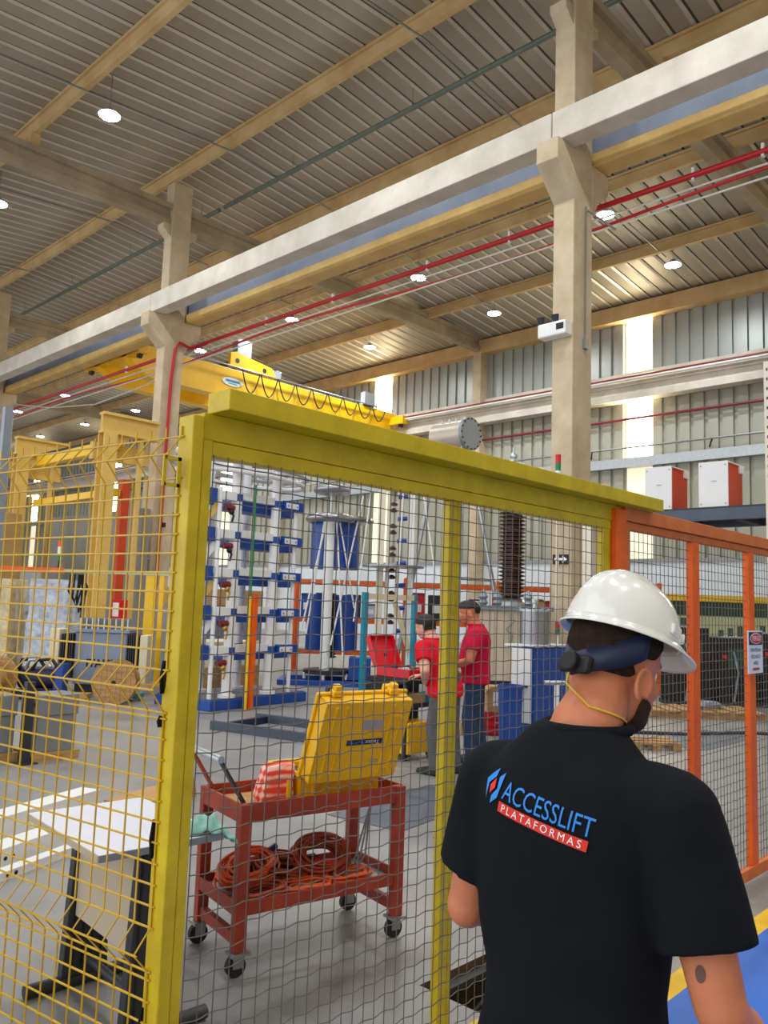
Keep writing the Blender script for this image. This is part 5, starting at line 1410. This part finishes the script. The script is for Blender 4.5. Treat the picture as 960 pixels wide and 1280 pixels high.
hat_man, sh1, bd1, HM1 = person('man in black printed shirt and white hard hat, seen from behind', (1.37, .81, 0), 0.0, J1,
    ('skin', 'shirt_black', 'jeans', 'black', 'hair_brown'), torso=TORSO1, vox=.0048,
    hair=lambda c: (c.z > -.022 + max(0, (c.x + .03)) * 1.0) and c.x < .045 and not (abs(c.y) > .079) and not (abs(c.y) > .068 and -.05 < c.z < .02 and c.x > -.035),
    beard=lambda c: c.z < -.050 - .30 * max(0, c.x - .03) and c.z > -.118 and c.x > .022 + .25 * max(0, -.07 - c.z), headyaw=R(-14), headpitch=R(15))
# ---- hard hat
hh = bpy.data.objects.new('hard_hat', None); COL.objects.link(hh); hh.parent = hat_man
HH = HM1 @ Matrix.Translation((.003, 0, .060)) @ Matrix.Rotation(R(3), 4, 'Y') @ Matrix.Diagonal((.90, .92, .95, 1))
hh.matrix_local = HH
hh.empty_display_size = .05
hh['label'] = 'glossy white hard hat with front peak and crown ridge'
n, m_ = 64, 20
vs = []; fs = []
for j in range(m_ + 1):
    ph = (math.pi / 2) * j / m_
    for i in range(n):
        a = 2 * math.pi * i / n
        rr = math.cos(ph) ** .82
        x = .138 * rr * math.cos(a); y = .112 * rr * math.sin(a); z = .128 * math.sin(ph) ** 1.0
        # crown ridge
        rid = .009 * math.exp(-(y / .036) ** 6) * (1 if z > .055 else max(0, (z - .03) / .025))
        vs.append((x * (1 + rid * .5 / .138), y, z + rid))
fs = [(j * n + i, j * n + (i + 1) % n, (j + 1) * n + (i + 1) % n, (j + 1) * n + i) for j in range(m_) for i in range(n)]
dome = MB().add(vs, fs).build('dome', 'helmet_white', hh, 60)
so_ = dome.modifiers.new('s', 'SOLIDIFY'); so_.thickness = .003; so_.offset = -1
vs = []
for i in range(n):
    a = 2 * math.pi * i / n
    c, s = math.cos(a), math.sin(a)
    pk = max(0, c) ** 2.2
    w_ = .012 + .048 * pk
    x0, y0 = .137 * c, .111 * s
    L_ = math.hypot(c / .138, s / .112); nx_, ny_ = c / .138 / L_, s / .112 / L_
    for q, (dw, dz) in enumerate([(0, .012), (.4, .004), (.85, -.004 - .010 * pk), (1.0, -.004 - .014 * pk)]):
        vs.append((x0 + nx_ * w_ * dw, y0 + ny_ * w_ * dw, dz))
fs = [(i * 4 + q, ((i + 1) % n) * 4 + q, ((i + 1) % n) * 4 + q + 1, i * 4 + q + 1) for i in range(n) for q in range(3)]
br = MB().add(vs, fs).build('brim', 'helmet_white', hh, 60)
so_ = br.modifiers.new('s', 'SOLIDIFY'); so_.thickness = .004
for a, wd, hg in ((R(-74), .046, .022), (R(-47), .022, .018), (R(-29), .042, .015), (R(74), .046, .022), (R(47), .022, .018), (R(29), .042, .015), (R(-9), .013, .028), (R(9), .013, .028)):
    c, s = math.cos(a), math.sin(a)
    p = Vector((.1375 * c, .1115 * s, .030)); nrm = Vector((c / .138, s / .112, .6)).normalized(); tg = Vector((-s, c, 0)).normalized()
    up_ = nrm.cross(tg).normalized()
    if up_.z < 0: up_ = -up_
    Mx = Matrix(((tg.x, up_.x, nrm.x, p.x), (tg.y, up_.y, nrm.y, p.y), (tg.z, up_.z, nrm.z, p.z), (0, 0, 0, 1)))
    MB().box((0, 0, 0), (wd, hg, .010), 0, Mx).build('accessory_slot', 'helmet_white', hh, bevel=.005)
# ratchet harness at the back of the head
P = []
for i in range(25):
    a = R(95) + R(170) * i / 24
    P.append((.117 * math.cos(a) - .005, .094 * math.sin(a)))
band = MB()
vs = []
for x, y in P:
    k = (1 - abs(math.atan2(y, -x)) / R(90))
    z0 = -.095 * max(0, k) ** .6 - .004
    vs += [(x, y, z0 - .018), (x, y, z0 + .030 + .02 * (1 - k))]
band.add(vs, [(2 * i, 2 * i + 2, 2 * i + 3, 2 * i + 1) for i in range(len(P) - 1)])
bo = band.build('harness_strap', 'navy', hh, 60); so_ = bo.modifiers.new('s', 'SOLIDIFY'); so_.thickness = .004
MB().b2((-.130, -.048, -.112), (-.112, .036, -.075)).build('ratchet_housing', 'black', hh, bevel=.008)
MB().cyl((-.145, -.004, -.093), (-.126, -.004, -.093), .021, n=24).build('ratchet_knob', 'black', hh, 40, bevel=.004)
Pc = [(-.06, .03, .105), (-.055, -.01, .03), (-.02, -.055, -.03), (.05, -.085, -.06), (.09, -.08, -.085), (.14, -.05, -.11)]
bvb = BVHTree.FromPolygons([v.co for v in bd1.vertices], [tuple(p.vertices) for p in bd1.polygons])
cc = [HH @ Vector((-.132, -.004, -.110)), HH @ Vector((-.128, .0, -.135))]
for i in range(13):
    k = i / 12
    an = R(200) + R(112) * k
    zc = 1.478 - .040 * k
    ax = Vector((.045 + .55 * (zc - 1.43), -.006, zc)); dr_ = Vector((math.cos(an), math.sin(an), 0))
    h_, n_, i_, d_ = bvb.ray_cast(ax + dr_ * .3, -dr_)
    if h_: cc.append(h_ + dr_ * .003)
MB().tube(cc, .0022, 6).build('neck_cord', 'cord_yellow', hat_man, 60)

tt = extract(bd1, lambda c: (c - Vector((-.055, -.256, 1.100))).length < .05 and ((c.y + .256) / .009) ** 2 + ((c.z - 1.100) / .017) ** 2 < 1 and c.x < 0, .0012)
if tt.f: tt.build('tattoo', 'tattoo_ink', hat_man)
# ---- printed logo on the back, laid on the shirt surface
bvh1 = BVHTree.FromPolygons([v.co for v in sh1.vertices], [tuple(p.vertices) for p in sh1.polygons])
def on_back(b, name, m, lift, parent):
    """b holds points (u, v, 0): u to the right as read, v up; wrapped on the back of the shirt"""
    me = b.mesh('t'); bm_ = bmesh.new(); bm_.from_mesh(me)
    bmesh.ops.triangulate(bm_, faces=bm_.faces)
    bmesh.ops.subdivide_edges(bm_, edges=[e for e in bm_.edges if e.calc_length() > .012], cuts=2)
    for v in bm_.verts:
        u_, v_ = v.co.x, v.co.y
        hit, nrm, i_, d_ = bvh1.ray_cast(Vector((-.6, -u_, v_)), Vector((1, 0, 0)))
        v.co = (hit + Vector((-1, 0, 0)) * lift) if hit else Vector((-.13, -u_, v_))
    me2 = bpy.data.meshes.new(name); bm_.to_mesh(me2); bm_.free(); bpy.data.meshes.remove(me)
    me2.materials.append(MATS[m]); o_ = bpy.data.objects.new(name, me2); COL.objects.link(o_); o_.parent = parent
    return o_
TL = Matrix.Translation((-.005, 1.302, 0)) @ Matrix.Rotation(R(-10), 4, 'Z')
def TT(poly, sx=1.0, x0=0.0): return [tuple((TL @ Vector((x0 + (x - x0) * sx, y, 0)))) for x, y in poly]
on_back(text_mb('ACCESSLIFT', .046, TL @ Matrix.Translation((.016, .008, 0)) @ Matrix.Diagonal((.76, 1, 1, 1)), 0), 'print_lettering', 'logo_blue', .003, hat_man)
g = MB()
for i in range(16): x0 = -.080 + i * .0115; g.add(TT([(x0, -.030), (x0 + .0115, -.030), (x0 + .0115, -.012), (x0, -.012)]), [(0, 1, 2, 3)])
on_back(g, 'print_bar', 'logo_red', .003, hat_man)
on_back(text_mb('PLATAFORMAS', .0185, TL @ Matrix.Translation((.012, -.0212, 0)) @ Matrix.Diagonal((1.0, 1, 1, 1)), 0, spacing=1.45), 'print_lettering', 'white_print', .0045, hat_man)
for poly, m2 in (([(-.108, -.022), (-.117, .010), (-.108, .024), (-.097, .038), (-.099, .022), (-.110, .006)], 'logo_blue'), ([(-.098, -.026), (-.086, -.010), (-.083, .036), (-.092, .024), (-.090, .004), (-.098, -.012)], 'logo_blue'), ([(-.103, -.010), (-.106, .004), (-.098, .020), (-.095, .004)], 'logo_red')):
    g = MB(); g.add(TT(poly, 1.3, -.078), [tuple(range(len(poly)))]); on_back(g, 'print_emblem', m2, .003, hat_man)

# ---- two workers in red
T2 = [(.84, 0, 0, .126, .178), (.94, 0, 0, .122, .170), (1.06, .02, 0, .135, .172), (1.18, .015, 0, .132, .182), (1.30, .0, 0, .125, .195), (1.38, -.005, 0, .102, .180), (1.43, .0, 0, .08, .13), (1.465, .008, 0, .066, .08)]
J2 = dict(neck=(.02, 0, 1.46), head=(.075, 0, 1.60), shL=(0, .195, 1.37), shR=(0, -.195, 1.37), elL=(.06, .26, 1.10), elR=(-.08, -.255, 1.09), wrL=(.26, .16, .98), wrR=(.13, -.20, .92),
          hdL=(1, -.3, -.1), hdR=(.6, .25, -.7), hnL=(0, -.3, -1), hnR=(0, 1, 0), htL=(0, -1, 0), htR=(.7, 0, .5), hipL=(0, .085, .90), hipR=(0, -.085, .90), knL=(.05, .095, .48), knR=(-.01, -.095, .48), anL=(.02, .10, .09), anR=(-.05, -.10, .09), sleeve=.62)
w2p = person('standing man in crimson polo shirt and blue jeans right of yellow post', (7.22, 5.48, 0), R(128), J2, ('skin', 'shirt_red_dark', 'jeans', 'black', 'hair_black'), torso=T2, vox=.008,
       hair=lambda c: c.z > .035 + max(0, c.x) * .25 or (c.x < -.055 and c.z > -.03), headpitch=R(14))[0]
w2p.scale = (1.25, 1.16, 1.0)
T3 = [(.76, -.03, 0, .128, .178), (.86, -.02, 0, .126, .176), (.97, .02, 0, .125, .175), (1.08, .05, 0, .125, .185), (1.18, .075, 0, .118, .192), (1.25, .09, 0, .098, .178), (1.29, .105, 0, .078, .13), (1.32, .118, 0, .064, .08)]
J3 = dict(neck=(.13, 0, 1.315), head=(.205, 0, 1.44), shL=(.085, .192, 1.235), shR=(.085, -.192, 1.235), elL=(-.02, .31, 1.02), elR=(.10, -.26, .99), wrL=(.06, .19, .90), wrR=(.29, -.12, .93),
          hdL=(.5, -.7, -.2), hdR=(1, .2, -.1), hnL=(0, -1, 0), hnR=(0, 0, -1), htL=(.5, 0, .8), htR=(0, 1, 0), hipL=(-.03, .085, .84), hipR=(-.03, -.085, .84), knL=(.02, .10, .45), knR=(-.03, -.10, .45), anL=(-.02, .11, .09), anR=(-.06, -.11, .09), sleeve=.60)
wk, sh3, bd3, HM3 = person('bending worker in bright red polo shirt and grey trousers at the cart', (6.48, 5.33, 0), R(96), J3, ('skin_pale', 'shirt_red', 'trousers_grey', 'black', 'hair_black'), torso=T3, vox=.008,
       hair=lambda c: c.z > .02 + max(0, c.x) * .5 or (c.x < -.02 and c.z > -.05), headpitch=R(18), headyaw=R(5))
wk.scale = (1.15, 1.18, 1.0)
